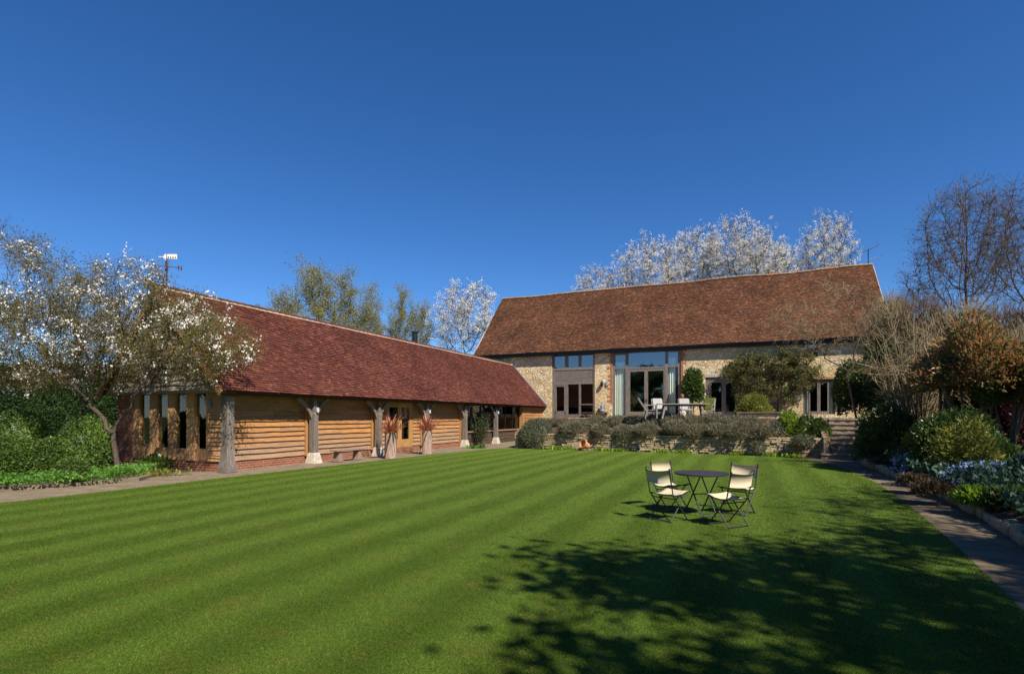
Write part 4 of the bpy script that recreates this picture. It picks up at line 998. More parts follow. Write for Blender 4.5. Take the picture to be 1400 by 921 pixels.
teak_chair('terrace armchair with white cushion behind the left half of the table', px(902, 28.0), 28.0, .1, -1, .2, 'white')
teak_chair('terrace armchair with white cushion behind the right half of the table', px(937.5, 28.1), 28.1, -.05, -1, .2, 'white')
teak_chair('terrace armchair with mossy green cover at the right end of the table', px(967, YT), YT, -.55, -.8, .2, 'moss')
fx_, fy_ = px(932.5, 30.5), 30.5
fg = thing('garden_figure', 'rust brown seated figure ornament behind the terrace table', 'ornament', (fx_, fy_, TZ))
m = MB(); m.lathe([(.20, 0), (.22, .35), (.16, .40), (.05, .42)], 14); m.build('plinth', MT['padstone'], fg)
m = MB(); m.lathe([(.05, .42), (.19, .50), (.17, .70), (.20, .92), (.13, 1.03), (.06, 1.06), (.055, 1.1), (.10, 1.16), (.115, 1.24), (.08, 1.33), (.01, 1.36)], 14)
for s in (-1, 1): m.tube([(s*.17, 0, .95), (s*.22, -.08, .72), (s*.06, -.18, .66)], [.055, .05, .04], 7)
m.build('figure', MT['bronze'], fg, smooth=True)
# wall shelf with small pots below window
x, z = on_y(826, 567, 0)
X_, Y_ = tow(x, -.18)
sh = thing('stone_bench', 'narrow dark wooden bench below the left house window', 'bench', (X_, Y_, TZ), TH)
hz = on_y(818, 563, -.3)[1]-TZ
m = MB(); m.bx(-1.6, .35, -.25, .12, hz-.07, hz); m.build('seat', MT['dark_oak'], sh)
for q in (-1.4, .15):
    m = MB(); m.bx(q-.06, q+.06, -.2, .1, 0, hz-.07); m.build('leg', MT['dark_oak'], sh)
m = MB(); m.lathe([(.16, 0), (.2, .1), (.14, .2), (.13, .45), (.04, .62), (.01, .75)], 12); o = m.build('stone_finial', MT['lead'], loc=(tow(x-.1, -.22)[0], tow(x-.1, -.22)[1], TZ+hz)); tag(o, 'small dark finial ornament on the bench below the left house window', 'ornament')
# spotlights and fallen pot at the foot of the wall
for k, (u, v, lab) in enumerate(((795, 613, 'small white garden spotlight at the wall foot beside the terracotta pot'), (872.5, 616, 'small white garden spotlight at the wall foot left of the lawn table'), (998, 620.5, 'small white garden spotlight at the wall foot behind the right lawn chairs'))):
    X, Y = foot(u, .22)
    s = thing('garden_spotlight', lab, 'spotlight', (X, Y, 0), .3*k, 'spotlights at the foot of the stone wall')
    m = MB(); m.tube([(0, 0, 0), (0, 0, .12)], .018, 6); m.build('spike', MT['black'], s)
    m = MB(); m.tube([(0, -.07, .13), (0, .07, .24)], [.075, .06], 14); m.build('lamp_head', MT['black'], s)
    m = MB(); m.tube([(.09, .02, .0), (.09, .02, .22), (.09, .02, .32)], [.02, .02, .075], 10); m.build('reflector', MT['white'], s)
X, Y = foot(804, .28)
m = MB(); m.lathe([(.15, 0), (.21, .34), (.235, .34), (.235, .42), (.2, .42), (.18, .3), (.0, .28)], 20); o = m.build('terracotta_pot', MT['terracotta'], loc=(X, Y, .19)); o.rotation_euler = (.2, -1.15, .4); tag(o, 'terracotta pot lying on its side at the foot of the stone wall', 'pot')

# ================================================================== PLANTS ON THE WALL AND TERRACE
NTH = ['first', 'second', 'third', 'fourth', 'fifth', 'sixth', 'seventh', 'eighth', 'ninth', 'tenth', 'eleventh', 'twelfth', 'thirteenth']
def lav(i, u, yl, z0, vtop, wpx, row, seed):
    x = on_y(u, 570, yl)[0]; X, Y = tow(x, yl); h = EYE+(HY-vtop)/FPX*Y-z0; r = wpx/2/FPX*Y
    lab = f'grey green lavender mound, {NTH[i]} from the left in the row ' + ('spilling over the stone wall' if row == 0 else 'along the terrace edge')
    bush('lavender', lab, 'lavender', (X, Y, z0), (r*1.08, r*.95, h*1.12), 2600 if row == 0 else 2000, .17, 'lavender', seed, ('lavender spilling over the stone wall' if row == 0 else 'lavender along the terrace edge'), elong=5.5, lump=.42, inner=.6, up=.9, spread=.55, bottom=-.55)
for i, (u, vt, w, z0) in enumerate(((783, 578, 40, .72), (822, 580, 34, .45), (856, 580, 44, .40), (884, 578, 46, .62), (925, 577, 44, .72), (953, 580, 40, .66), (981, 579, 40, .68), (1012, 578, 42, .70), (1042, 581, 38, .66))): lav(i, u, -12.75-.1*(i*1.2), z0, vt, w, 0, 40+i)
for i, (u, vt, w) in enumerate(((762, 572.5, 40), (792, 574, 38), (815, 571, 46), (842, 569.5, 44), (868, 568.5, 44), (893, 567, 46), (920, 567, 44), (946, 566.5, 46), (972, 567.5, 42), (998, 570, 40), (1024, 571, 40))): lav(i, u, -11.6-.05*i, 1.05, vt, w, 1, 60+i)
x, y = on_y(733, 590, -12.6)[0], -12.6; X, Y = tow(x, y)
bush('rosemary', 'dense dark green rosemary bush at the left end of the stone wall', 'shrub', (X, Y, -.05), (1.05, .9, 1.72), 5200, .15, 'rosemary', 31, elong=4.5, lump=.25, inner=.6, up=.8, spread=.6, bottom=-.75)
for i, (u, vt, w, lf, lab) in enumerate(((1078, 560, 26, 'lime', 'yellow green spurge with lime heads above the right part of the wall'), (1098, 568, 44, 'mid', 'leafy green shrub on the wall top just left of the steps'), (1120, 572, 34, 'mid', 'low dark leafy plant hanging over the wall corner by the steps'), (1058, 574, 34, 'rosemary', 'dull grey green shrub left of the spurge on the wall'))):
    yl = -13.1-.05*i; x = on_y(u, 570, yl)[0]; X, Y = tow(x, yl); z0 = .75; h = EYE+(HY-vt)/FPX*Y-z0
    bush('wall_shrub', lab, 'shrub', (X, Y, z0), (w/2/FPX*Y*1.1, .65, h*1.1), 1500, .11, lf, 80+i, up=.6, lump=.35)
for i, (u, v, w) in enumerate(((758, 612.5, 26), (778, 613.2, 22), (824, 614.4, 22), (846, 615.4, 30), (906, 617.2, 20), (935, 618, 30), (1006, 620.8, 18), (1055, 622.2, 20), (1082, 623.6, 34))):
    X, Y = foot(u, .16)
    mb = MB(); rg = np.random.default_rng(90+i); n = 170; r = w/2/FPX*Y
    P = np.stack([rg.normal(size=n)*r*.45, rg.normal(size=n)*.12, np.zeros(n)], 1); D = unit(rg.normal(size=(n, 3))*.55+[0, -.1, 1])
    blades(mb, P, D, rg.uniform(.2, .42, n), .055, rg, .45); o = mb.build('foot_plant', LF['lime'], loc=(X, Y, -.01))
    tag(o, f'bright green low clump at the wall foot, {NTH[i]} from the left', 'plant', 'bright clumps at the foot of the stone wall')
# climber on the facade, evergreen by the door
cl = thing('wall_climber', 'large straggly olive brown climber spread over the right of the house wall', 'climber', (*tow(on_y(1050, 560, -.3)[0], -.3), TZ), TH)
ox = on_y(1050, 560, -.3)[0]; rc = np.random.default_rng(15)
def ce(u, v, a, b, t): 
    x, z = on_y(u, v, -.45); s = .0495; return ((x-ox, -.12, z-TZ), (a*s, t, b*s))
EL = [ce(1003, 508, 20, 14, .5), ce(1030, 502, 34, 20, .55), ce(1065, 500, 36, 22, .6), ce(1094, 506, 26, 30, .55), ce(1040, 528, 36, 18, .6), ce(1070, 535, 24, 22, .5), ce(1022, 545, 18, 14, .6)]
P, par = colonize(None, in_ell(rc, 900, EL), [np.array([.6+.0*t, .1, t*1.2]) for t in np.linspace(0, 1, 5)], .3, 9*.3, .5, rc)
mb = MB(); rr, tips = skeleton(mb, P, par, .012, rmax=.09); mb.build('stems', MT['bark'], cl, smooth=True)
mb = MB(); pts, ends = twigs_at(mb, P, par, tips, rc, 4, .45, .007); mb.build('twigs', MT['twig'], cl)
mb = MB(); Q = pts[rc.integers(0, len(pts), 15000)]+rc.normal(size=(15000, 3))*.10; Q[:, 1] = np.minimum(Q[:, 1], .25); leaves(mb, Q, .13, rc, 2.0); mb.build('foliage', LF['climber'], cl)
X, Y = tow(on_y(1030, 560, -5.0)[0], -5.0)
bush('planter_shrub', 'bright olive rounded shrub growing above the short planter wall', 'shrub', (X, Y, TZ+.15), (1.25, .7, 1.35), 3000, .12, 'spring', 33, up=.5, lump=.35)
X, Y = tow(on_y(947, 540, -.75)[0], -.75)
t = thing('evergreen_shrub', 'rounded glossy evergreen shrub trained beside the tall house windows', 'shrub', (X, Y, TZ), TH)
mb = MB(); mb.tube([(0, 0, 0), (.05, 0, .5), (0, .1, 1.2)], [.06, .05, .03], 7); mb.build('stem', MT['bark'], t)
mb = MB(); rg = np.random.default_rng(17); mb2 = MB(); bush_mesh(mb2, (.95, .7, 3.0), 4200, .17, rg, lump=.4, inner=.5, bottom=-.8, up=.2)
for v_ in mb2.V: v_[:, 2] += .7
o = mb2.build('foliage', LF['mid'], t)

# plants by the glazed barn bay
X, Y = gp(659, 609)
t = thing('thin_shrub', 'thin stemmed dark leaved shrub against the glazed end of the barn', 'shrub', (X-.1, Y+.5, 0), 0)
mb = MB(); rg = np.random.default_rng(18); n = 26; A = rg.normal(size=(n, 3))*[.2, .15, 0]; B = A+np.stack([rg.normal(size=n)*.35, rg.normal(size=n)*.2, rg.uniform(1.1, 1.9, n)], 1); sticks(mb, A, B, .014, .005); mb.build('stems', MT['twig'], t)
mb = MB(); k = rg.integers(0, n, 900); Q = A[k]+(B[k]-A[k])*rg.uniform(.35, 1.05, 900)[:, None]+rg.normal(size=(900, 3))*.12; leaves(mb, Q, .12, rg, 2.2); mb.build('foliage', LF['hedge'], t)
mb = MB(); rg = np.random.default_rng(19); n = 150; P = np.stack([rg.normal(size=n)*.30, rg.normal(size=n)*.15, np.zeros(n)], 1); blades(mb, P, unit(rg.normal(size=(n, 3))*.5+[0, 0, 1]), rg.uniform(.25, .5, n), .05, rg, .5)
X, Y = gp(651, 612.5); o = mb.build('foot_plant', LF['bright'], loc=(X, Y+.1, 0)); tag(o, 'bright green strappy clump by the fifth barn post', 'plant')

# ================================================================== LEFT PLANTING
rl = np.random.default_rng(51)
tree('blossom_tree', 'spreading tree with white blossom and bronze young leaves in front of the barn gable', 'tree', (-11.55, 16.0, 0),
     [((-11.9, 16.0, 4.3), (3.9, 2.2, 1.7)), ((-15.0, 16.8, 3.9), (3.2, 1.9, 1.6)), ((-9.0, 15.5, 3.6), (1.9, 1.7, 1.1)), ((-14.2, 15.5, 6.2), (1.5, 1.2, .9)), ((-11.2, 15.6, 5.6), (1.6, 1.2, .75)), ((-12.6, 16, 2.9), (2.4, 1.5, .6))], rl,
     trunk_h=.95, natt=2400, step=.25, r0=.0085, rmax=.20, bark='bark', twig=('twig_red', 8, .42, .0045), leaf=('olive', 80000, .052, 1.8, .09), blossom=(640, 13, .068, .07), lean=(-.15, 0), up=.02, kill=2.0, wob=.3)
def pb(name, label, cat, u, Y, z0, vtop, wpx, dep, n, size, lf, seed, group=None, **kw):
    X = (u-CX)/FPX*Y; h = EYE+(HY-vtop)/FPX*Y-z0
    return bush(name, label, cat, (X, Y, z0), (wpx/2/FPX*Y, dep, h), n, size, lf, seed, group, **kw)
BG = 'clipped box balls in the left bed'
bk = dict(lump=.16, inner=.80, up=.1, spread=.9, bottom=-.6, elong=1.7)
pb('box_ball', 'clipped box ball at the left picture edge, in front', 'shrub', 14, 14.3, 0, 590, 70, .65, 9500, .062, 'box', 101, BG, **bk)
pb('box_ball', 'clipped box ball in the middle of the left bed', 'shrub', 74, 14.7, 0, 592, 50, .5, 6500, .062, 'box', 102, BG, **bk)
pb('box_ball', 'large rounded box bush right of the other box balls, beside the blossom tree trunk', 'shrub', 118, 15.9, 0, 562, 74, .85, 9000, .066, 'box', 103, BG, **bk)
pb('box_ball', 'smallest box ball, low in front in the left bed', 'shrub', 100, 13.75, 0, 622, 42, .38, 3600, .055, 'box', 104, BG, **bk)
pb('box_ball', 'tall rounded box bush at the back left of the bed', 'shrub', 26, 16.3, 0, 556, 86, .85, 8000, .07, 'box', 105, BG, **bk)
# yew hedge
mb = MB(); rg = np.random.default_rng(52); hx0, hx1, hy0, hy1, hh = -27, -15.3, 21.0, 22.6, 3.7
mb.bx(hx0, hx1-.15, hy0+.15, hy1, 0, hh-.15)
n = 26000; P = np.stack([rg.uniform(hx0, hx1, n), np.full(n, hy0)+np.abs(rg.normal(size=n))*.12, rg.uniform(0, hh, n)], 1); leaves(mb, P, .10, rg, 2, np.array([[0, -1, .4]]), .9)
n = 6000; P = np.stack([rg.uniform(hx0, hx1, n), rg.uniform(hy0, hy1, n), hh-np.abs(rg.normal(size=n))*.1], 1); leaves(mb, P, .10, rg, 2, np.array([[0, 0, 1]]), .9)
n = 4000; P = np.stack([hx1-np.abs(rg.normal(size=n))*.1, rg.uniform(hy0, hy1, n), rg.uniform(0, hh, n)], 1); leaves(mb, P, .10, rg, 2, np.array([[1, 0, .4]]), .9)
tag(mb.build('yew_hedge', LF['hedge']), 'tall dark clipped hedge behind the box balls and blossom tree', 'hedge')
X, Y = (110-CX)/FPX*18.3, 18.3
tree('small_tree', 'slim pale trunked small tree forking in front of the dark hedge', 'tree', (X, Y, 0), [((X, Y, 4.2), (1.3, 1.0, 1.2))], np.random.default_rng(53), trunk_h=2.4, natt=120, step=.3, r0=.012, rmax=.085, bark='bark_pale', twig=('twig', 2, .4, .005), leaf=('olive', 1500, .08, 1.8, .1))
# low ground cover
def cover(name, pts_poly, n, size, lf, seed, h, label, zf=None, d=.5):
    rg = np.random.default_rng(seed); pp = np.array(pts_poly); lo, hi = pp.min(0), pp.max(0)
    P = np.concatenate([rg.uniform(lo, hi, (n*3, 2)), np.zeros((n*3, 1))], 1); P = P[inside(P, [tuple(q) for q in pts_poly])][:n]
    hm = .35+.65*(np.sin(P[:, 0]*3.1+1)*np.sin(P[:, 1]*2.7)+np.sin(P[:, 0]*7.3)*np.sin(P[:, 1]*6.1+2)*.6+1.2)/2.6
    P[:, 2] = (rg.uniform(0.05, 1, len(P))**.6)*h*hm+(0 if zf is None else np.array([zf(*q[:2]) for q in P]))
    mb = MB(); leaves(mb, P, size, rg, 1.5, np.array([[0, -.3, .8]]), 1.0)
    return stuff(mb.build(name, LF[lf]), label, 'ground cover')
cover('ground_cover', [gp(-70, 677), gp(-5, 671.5), gp(60, 668), gp(150, 661), gp(188, 655), (-10.6, 16.3), (-11.6, 16.6), (-13.5, 15.6), (-17, 13)], 13000, .08, 'bright', 55, .28, 'fresh bright green leafy ground cover under the box balls', lambda x, y: .06)
X, Y = gp(192, 652)
mb = MB(); rg = np.random.default_rng(56); n = 260; P = np.stack([rg.normal(size=n)*.42, rg.normal(size=n)*.30, np.zeros(n)], 1); blades(mb, P, unit(rg.normal(size=(n, 3))*.6+[0, 0, 1]), rg.uniform(.2, .42, n), .03, rg, .6)
tag(mb.build('fading_bulbs', LF['yellow'], loc=(X, Y+.5, .04)), 'yellowing clump of fading bulb leaves beside the blossom tree trunk', 'plant')
X, Y = gp(175, 649)
bush('low_plant', 'dark green leafy plant at the right foot of the blossom tree', 'plant', (X+.1, Y+1.0, .05), (.6, .4, .5), 900, .1, 'mid', 57, up=.6)

# ================================================================== RIGHT BORDER
rr2 = np.random.default_rng(71)
bz = lambda X, Y: bedz(X, Y)-.05
def rb_(name, label, cat, u, Y, vtop, wpx, dep, n, size, lf, seed, group=None, zoff=0, **kw):
    X = (u-CX)/FPX*Y; z0 = bz(X, Y)+zoff; h = max(.15, EYE+(HY-vtop)/FPX*Y-z0)
    return bush(name, label, cat, (X, Y, z0), (wpx/2/FPX*Y, dep, h), n, size, lf, seed, group, **kw)
def shrubtree(name, label, u, Y, vtop, vbot, wpx, dep, n, size, lf, seed, flowers=None, nst=9, **kw):
    X = (u-CX)/FPX*Y; z0 = bz(X, Y); rg = np.random.default_rng(seed); zb = EYE+(HY-vbot)/FPX*Y-z0; h = EYE+(HY-vtop)/FPX*Y-z0-zb
    t = thing(name, label, 'shrub', (X, Y, z0)); r = wpx/2/FPX*Y
    mb = MB()
    for k in range(nst):
        a = rg.uniform(0, 6.3); q = r*rg.uniform(.2, .7); mb.tube([(rg.normal()*.1, rg.normal()*.1, -.1), (q*.35*math.cos(a), q*.35*math.sin(a), zb*.6), (q*math.cos(a), q*math.sin(a), zb+h*.6)], [.05, .038, .015], 6)
    mb.build('stems', MT['bark_pale'], t, smooth=True)
    mb = MB(); bush_mesh(mb, (r, dep, h), n, size, rg, **kw)
    for v_ in mb.V: v_[:, 2] += zb
    mb.build('foliage', LF[lf], t)
    if flowers:
        fb = MB(); q = unit(rg.normal(size=(flowers, 3))); q[:, 1] = -abs(q[:, 1]); Q = q*[r*.95, dep*.95, h*.5]+[0, 0, zb+h*.5]; Q = np.repeat(Q, 5, 0)+rg.normal(size=(flowers*5, 3))*.04; leaves(fb, Q, .09, rg, 1.2); fb.build('flowers', PT['pink'], t)
    return t
shrubtree('photinia', 'large shrub with coppery red young leaves at the right', 1335, 15.2, 422, 540, 190, 2.0, 11000, .15, 'photinia', 72, lump=.62, nl=26, inner=.3, core=False, up=.2, elong=2.4)
shrubtree('photinia', 'coppery leaved shrub cut off by the right picture edge', 1425, 13.8, 455, 560, 110, 1.4, 4500, .15, 'photinia', 73, lump=.6, nl=22, inner=.3, core=False, up=.2, elong=2.4)
rb_('dark_shrub', 'deep shaded maroon shrub under the coppery shrub at the right edge', 'shrub', 1385, 15.6, 498, 110, 1.2, 5200, .12, 'maroon', 74, lump=.35, inner=.4)
rb_('yellow_shrub', 'rounded yellow green shrub in front of the coppery shrub', 'shrub', 1322, 12.6, 560, 104, .75, 3000, .11, 'yellow', 75, lump=.45, inner=.35, core=False, elong=2.6, spread=1)
rb_('green_shrub', 'dark leafy shrub filling behind the yellow green one', 'shrub', 1300, 14.2, 545, 130, .9, 4200, .12, 'mid', 76, lump=.3, inner=.45)
rb_('green_shrub', 'mounded mid green shrub right of the stone steps', 'shrub', 1222, 17.2, 546, 108, 1.2, 6500, .11, 'mid', 77, lump=.38, inner=.45)
rb_('green_shrub', 'smaller leafy shrub between the steps and the mounded shrub', 'shrub', 1196, 19.5, 568, 56, .7, 2200, .10, 'spring', 78, lump=.35)
rb_('glossy_evergreen', 'tall glossy evergreen at the house corner above the steps', 'shrub', 1172, 27.8, 482, 78, 1.4, 6500, .16, 'mid', 79, lump=.38, inner=.45, bottom=-.8)
rb_('glossy_evergreen', 'dark evergreen behind the bare multi stemmed shrub', 'shrub', 1225, 25.5, 455, 90, 1.6, 6000, .16, 'hedge', 80, lump=.4, inner=.45, bottom=-.8)
for k, (u, Y, vt, w, lf, lab) in enumerate(((1226, 30, 398, 84, 'brown', 'brown scrubby thicket rising behind the house corner'), (1216, 28.2, 402, 56, 'mid', 'ivy green scrub hiding the right corner of the house roof'), (1262, 27, 402, 110, 'brown', 'tangled brown thicket below the bare tree'), (1322, 25, 412, 110, 'brown', 'dull olive thicket behind the coppery shrub'), (1385, 23, 418, 120, 'brown', 'rough brown thicket at the right picture edge'),
    (1440, 20, 440, 130, 'hedge', 'dark evergreen mass beyond the right picture edge'), (1290, 19.5, 475, 120, 'hedge', 'dark evergreen behind the straw coloured bare shrub'), (1370, 18.0, 470, 130, 'hedge', 'dark evergreen behind the coppery shrub'))):
    X = (u-CX)/FPX*Y; z0 = bz(X, Y); h = EYE+(HY-vt)/FPX*Y-z0; r = w/2/FPX*Y; rg = np.random.default_rng(110+k)
    t = thing('thicket', lab, 'thicket', (X, Y, z0)); mb = MB(); bush_mesh(mb, (r, 1.8, h), 7000, .15, rg, lump=.45, inner=.4, bottom=-.8, up=.5); mb.build('foliage', LF[lf], t)
    mb = MB(); q = unit(rg.normal(size=(1500, 3))+[0, 0, .5]); q = q[q[:, 2] > -.5]; A = q*[r*.8, 1.5, h*.45]+[0, 0, h*.45]; B = A+unit(q+[0, 0, .7]+.5*rg.normal(size=q.shape))*rg.uniform(.3, 1.1, len(q))[:, None]; sticks(mb, A, B, .009, .003); mb.build('twigs', MT['twig_straw' if k % 2 else 'twig'], t)
rb_('sprawling_shrub', 'loose green shrub with arching shoots between the mounded shrub and the yellow green one', 'shrub', 1268, 15.6, 562, 70, .9, 2600, .11, 'spring', 181, lump=.6, nl=24, inner=.3, core=False, up=.6)
shrubtree('photinia', 'smaller coppery shrub with green underside left of the large coppery one', 1288, 16.6, 455, 545, 84, 1.2, 4200, .14, 'photinia', 182, lump=.6, nl=24, inner=.3, core=False, up=.3, elong=2.4, nst=6)
shrubtree('leafy_shrub', 'glossy green shrub mixed into the right side of the coppery shrub', 1378, 14.6, 470, 560, 90, 1.2, 4200, .13, 'mid', 183, lump=.6, nl=24, inner=.3, core=False, up=.3, nst=6)
rb_('sprawling_shrub', 'low sprawling dark green shrub at the feet of the coppery shrub', 'shrub', 1366, 13.0, 585, 80, .8, 2400, .10, 'mid', 184, lump=.6, nl=24, inner=.3, core=False, up=.6)
X, Y = foot(1037, .18); bush('wall_shrub', 'small dark plant rooted at the wall foot right of the middle', 'plant', (X, Y, 0), (.42, .25, .75), 800, .11, 'rosemary', 185, elong=4, lump=.4, up=.7)
X, Y = foot(1098, .1); bush('wall_shrub', 'dry grey green trailing plant hanging over the wall near the steps', 'plant', (X, Y, .45), (.75, .3, .5), 1300, .13, 'rosemary', 186, elong=4.5, lump=.5, up=.3)
# multi stemmed bare shrub
X, Y = (1258-CX)/FPX*18.0, 18.0; zb = bz(X, Y); t = thing('bare_shrub', 'straw coloured bare multi stemmed shrub fanning out right of the steps', 'shrub', (X, Y, zb))
rg = np.random.default_rng(88); mb = MB(); tA, tB = [], []
for k in range(46):
    u, v = rg.uniform(1185, 1300), rg.uniform(425, 500); yo = rg.normal()*.9; e = np.array([(u-CX)/FPX*(Y+yo)-X, yo, EYE+(HY-v)/FPX*(Y+yo)-zb]); s0 = np.array([rg.normal()*.12, rg.normal()*.1, -.05])
    m = s0+(e-s0)*.45+[0, 0, -.15*abs(e[0])]; pts = [s0, (s0+m)/2+rg.normal(size=3)*.05, m, (m+e)/2+rg.normal(size=3)*.12, e]
    mb.tube(pts, [.030, .026, .02, .013, .006], 5, cap=False)
    for j in range(15):
        tt_ = rg.uniform(.35, 1); i = min(3, int(tt_*4)); f = tt_*4-i; a = np.array(pts[i])*(1-f)+np.array(pts[i+1])*f; d = unit(unit(e)+.75*rg.normal(size=3)+[0, 0, .3]); b = a+d*rg.uniform(.25, .9); tA.append(a); tB.append(b)
        for _ in range(3): a2 = a+(b-a)*rg.uniform(.3, 1); tA.append(a2); tB.append(a2+unit(d+.8*rg.normal(size=3))*rg.uniform(.12, .4))
for (u, v, u2, v2) in ((1240, 508, 1150, 492), (1235, 512, 1165, 508)):
    a = np.array(at(u, v, Y))-[X, Y, zb]; b = np.array(at(u2, v2, Y+.5))-[X, Y, zb]; mb.tube([(0, 0, 0), a*.6, a, (a+b)/2+[0, 0, -.06], b], [.05, .05, .045, .035, .012], 6)
    for j in range(60): q = a+(b-a)*rg.uniform(.2, 1.05); tA.append(q); tB.append(q+unit(rg.normal(size=3)+[-.4, 0, .5])*rg.uniform(.2, .7))
mb.build('stems', MT['bark_pale'], t, smooth=True); mb = MB(); sticks(mb, np.array(tA), np.array(tB), .006, .0025); mb.build('twigs', MT['twig_straw'], t)
# gnarled bare tree in front of the house roof
Y = 26.5; X = (1172-CX)/FPX*Y; sc_ = Y/FPX
def e_(u, v, a, b, c=1.2): return (at(u, v, Y), (a*sc_, c, b*sc_))
tree('gnarled_tree', 'gnarled leafless tree with silvery twigs in front of the house roof', 'tree', (X, Y, bz(X, Y)), [e_(1098, 430, 48, 24), e_(1065, 447, 34, 16), e_(1140, 450, 40, 26), e_(1150, 405, 34, 26), e_(1190, 430, 36, 34), e_(1125, 475, 42, 14)], np.random.default_rng(89), trunk_h=2.2, natt=800, step=.3, r0=.009, rmax=.13, bark='bark', twig=('twig_straw', 6, .55, .0055), lean=(-.5, 0), up=0, wob=.4, kill=1.8)
# low border planting
bp = [tow(19.3, -13.5)]+PR[:-2]
off = lambda p, d: (p[0]+d*.94, p[1]+d*.34)
cover('border_foliage', [off(p, .15) for p in bp]+[off(p, 4.6) for p in bp[::-1]], 30000, .12, 'bluegreen', 120, .50, 'mixed low blue green border foliage beside the right path', bedz)
for k, (u, v, d, r, h, lf, fl, lab, nm) in enumerate((
    (1246, 640, .45, .55, .5, 'bluegreen', ('blue', 170, .05), 'pale blue forget-me-not mound near the far end of the border', 'forget_me_not'),
    (1275, 636, 1.1, .5, .55, 'bluegreen', ('blue', 130, .05), 'blue forget-me-not clump behind the far mound', 'forget_me_not'),
    (1318, 664, .7, .55, .55, 'bluegreen', ('blue', 200, .045), 'pale blue forget-me-not mound in the middle of the border', 'forget_me_not'),
    (1345, 660, 1.2, .5, .5, 'bluegreen', ('blue', 110, .045), 'sparser blue forget-me-not clump right of the middle mound', 'forget_me_not'),
    (1200, 622, .3, .7, .75, 'bluegreen', ('blue', 110, .06), 'dusky blue flowering clump beside the foot of the steps', 'forget_me_not'),
    (1300, 640, 1.3, .45, .65, 'lime', None, 'light green broad leaved clump among the blue flowers', 'leafy_clump'),
    (1338, 682, .3, .5, .35, 'lime', None, 'low yellow green clump at the path edge', 'leafy_clump'),
    (1275, 668, .15, .5, .26, 'dead', None, 'russet brown creeping plant spilling over the path edging', 'creeping_plant'),
    (1252, 656, .1, .45, .24, 'dead', None, 'reddish brown creeping plant at the far path edging', 'creeping_plant'),
    (1386, 668, 1.3, .35, .75, 'bluegreen', ('purple', 26, .05), 'purple flowered honesty at the right picture edge', 'honesty'),
    (1372, 690, .7, .45, .42, 'mid', None, 'dark green clump near the right end of the border', 'leafy_clump'))):
    X, Y = gp(u, v, .3); X, Y = off((X, Y), d*.3)
    bush(nm, lab, 'plant', (X, Y, bz(X, Y)), (r, r*.8, h), 900, .10, lf, 130+k, flowers=fl, up=.6, lump=.35, spread=.9)
for k, (u, v, lab) in enumerate(((1395, 655, 'tall strap leaved iris clump at the right picture edge'), (1305, 622, 'strap leaved clump behind the blue flowers'))):
    X, Y = gp(u, v, .3); mb = MB(); rg = np.random.default_rng(150+k); n = 70; P = np.stack([rg.normal(size=n)*.22, rg.normal(size=n)*.18, np.zeros(n)], 1); blades(mb, P, unit(rg.normal(size=(n, 3))*.35+[0, 0, 1]), rg.uniform(.45, .85, n), .035, rg, .25); tag(mb.build('strap_plant', LF['bluegreen'], loc=(X, Y, bz(X, Y))), lab, 'plant')

# ================================================================== BACKGROUND TREES
def far(name, lab, u, Y, ells_px, seed, group, **kw):
    X = (u-CX)/FPX*Y; s = Y/FPX; E = [(at(u+du, v, Y), (a*s, a*s*.8, b*s)) for du, v, a, b in ells_px]
    return tree(name, lab, 'tree', (X, Y, -.06), E, np.random.default_rng(seed), group=group, **kw)
GB = 'pale trunked spring trees behind the barn'
bw = dict(bark='bark_birch', step=.6, r0=.02, rmax=.2, trunk_h=8.5, natt=420, up=.16, wob=.2)
b1 = far('birch_tree', 'tallest pale trunked tree in young leaf behind the barn ridge', 428, 58, [(0, 405, 28, 50), (-8, 375, 14, 26), (6, 440, 34, 30)], 201, GB, twig=('twig', 4, 1.5, .012), leaf=('birch', 10000, .175, 1.8, .28), **bw)
b2 = far('birch_tree', 'second tallest pale trunked tree, directly right of the tallest', 470, 60, [(0, 415, 26, 45), (8, 445, 28, 30), (-4, 385, 14, 24)], 202, GB, twig=('twig', 4, 1.5, .012), leaf=('birch', 8500, .175, 1.8, .28), **bw)
def scale_at(o, u, Y, k, kz, lab, rz): return dup(o, ((u-CX)/FPX*Y, Y, -.06), rz, lab, (k, k, kz))
scale_at(b1, 388, 56, .85, .80, 'left shoulder tree of the spring group behind the barn', 2.1)
scale_at(b2, 508, 59, .62, .90, 'thin airy tree on the right of the group with pale stem', 1.0)
scale_at(b2, 551, 60, .70, .90, 'slender tree standing alone between the spring group and white blossom', 2.6)
scale_at(b1, 577, 60, .62, .78, 'smaller olive tree touching the left white blossom tree', 4.0)
bush('spring_bush', 'light green bushy tree low behind the left part of the barn roof', 'tree', ((368-CX)/FPX*52, 52, 0), (2.8, 2.2, 13.0), 9000, .2, 'spring', 210, lump=.4, inner=.4, core=False, bottom=-.85)
GC = 'white blossoming cherries behind the house'
ck = dict(bark='bark', step=.6, r0=.018, rmax=.22, trunk_h=5, up=.12, wob=.22)
c1 = far('cherry_tree', 'white blossoming cherry between the barn and the house roof', 636, 58, [(0, 432, 48, 44), (15, 405, 26, 20), (-14, 455, 34, 28)], 221, GC, natt=900, twig=('twig', 8, 1.3, .015), blossom=(2300, 5, .105, .11), leaf=('olive', 1800, .14, 1.8, .2), **ck)
c2 = far('cherry_tree', 'tall white blossoming cherry above the middle of the house ridge', 1005, 62, [(0, 350, 52, 55), (-15, 330, 30, 32), (22, 370, 40, 40)], 222, GC, natt=1000, twig=('twig', 8, 1.3, .015), blossom=(2400, 5, .11, .11), leaf=('olive', 1500, .14, 1.8, .2), **ck)
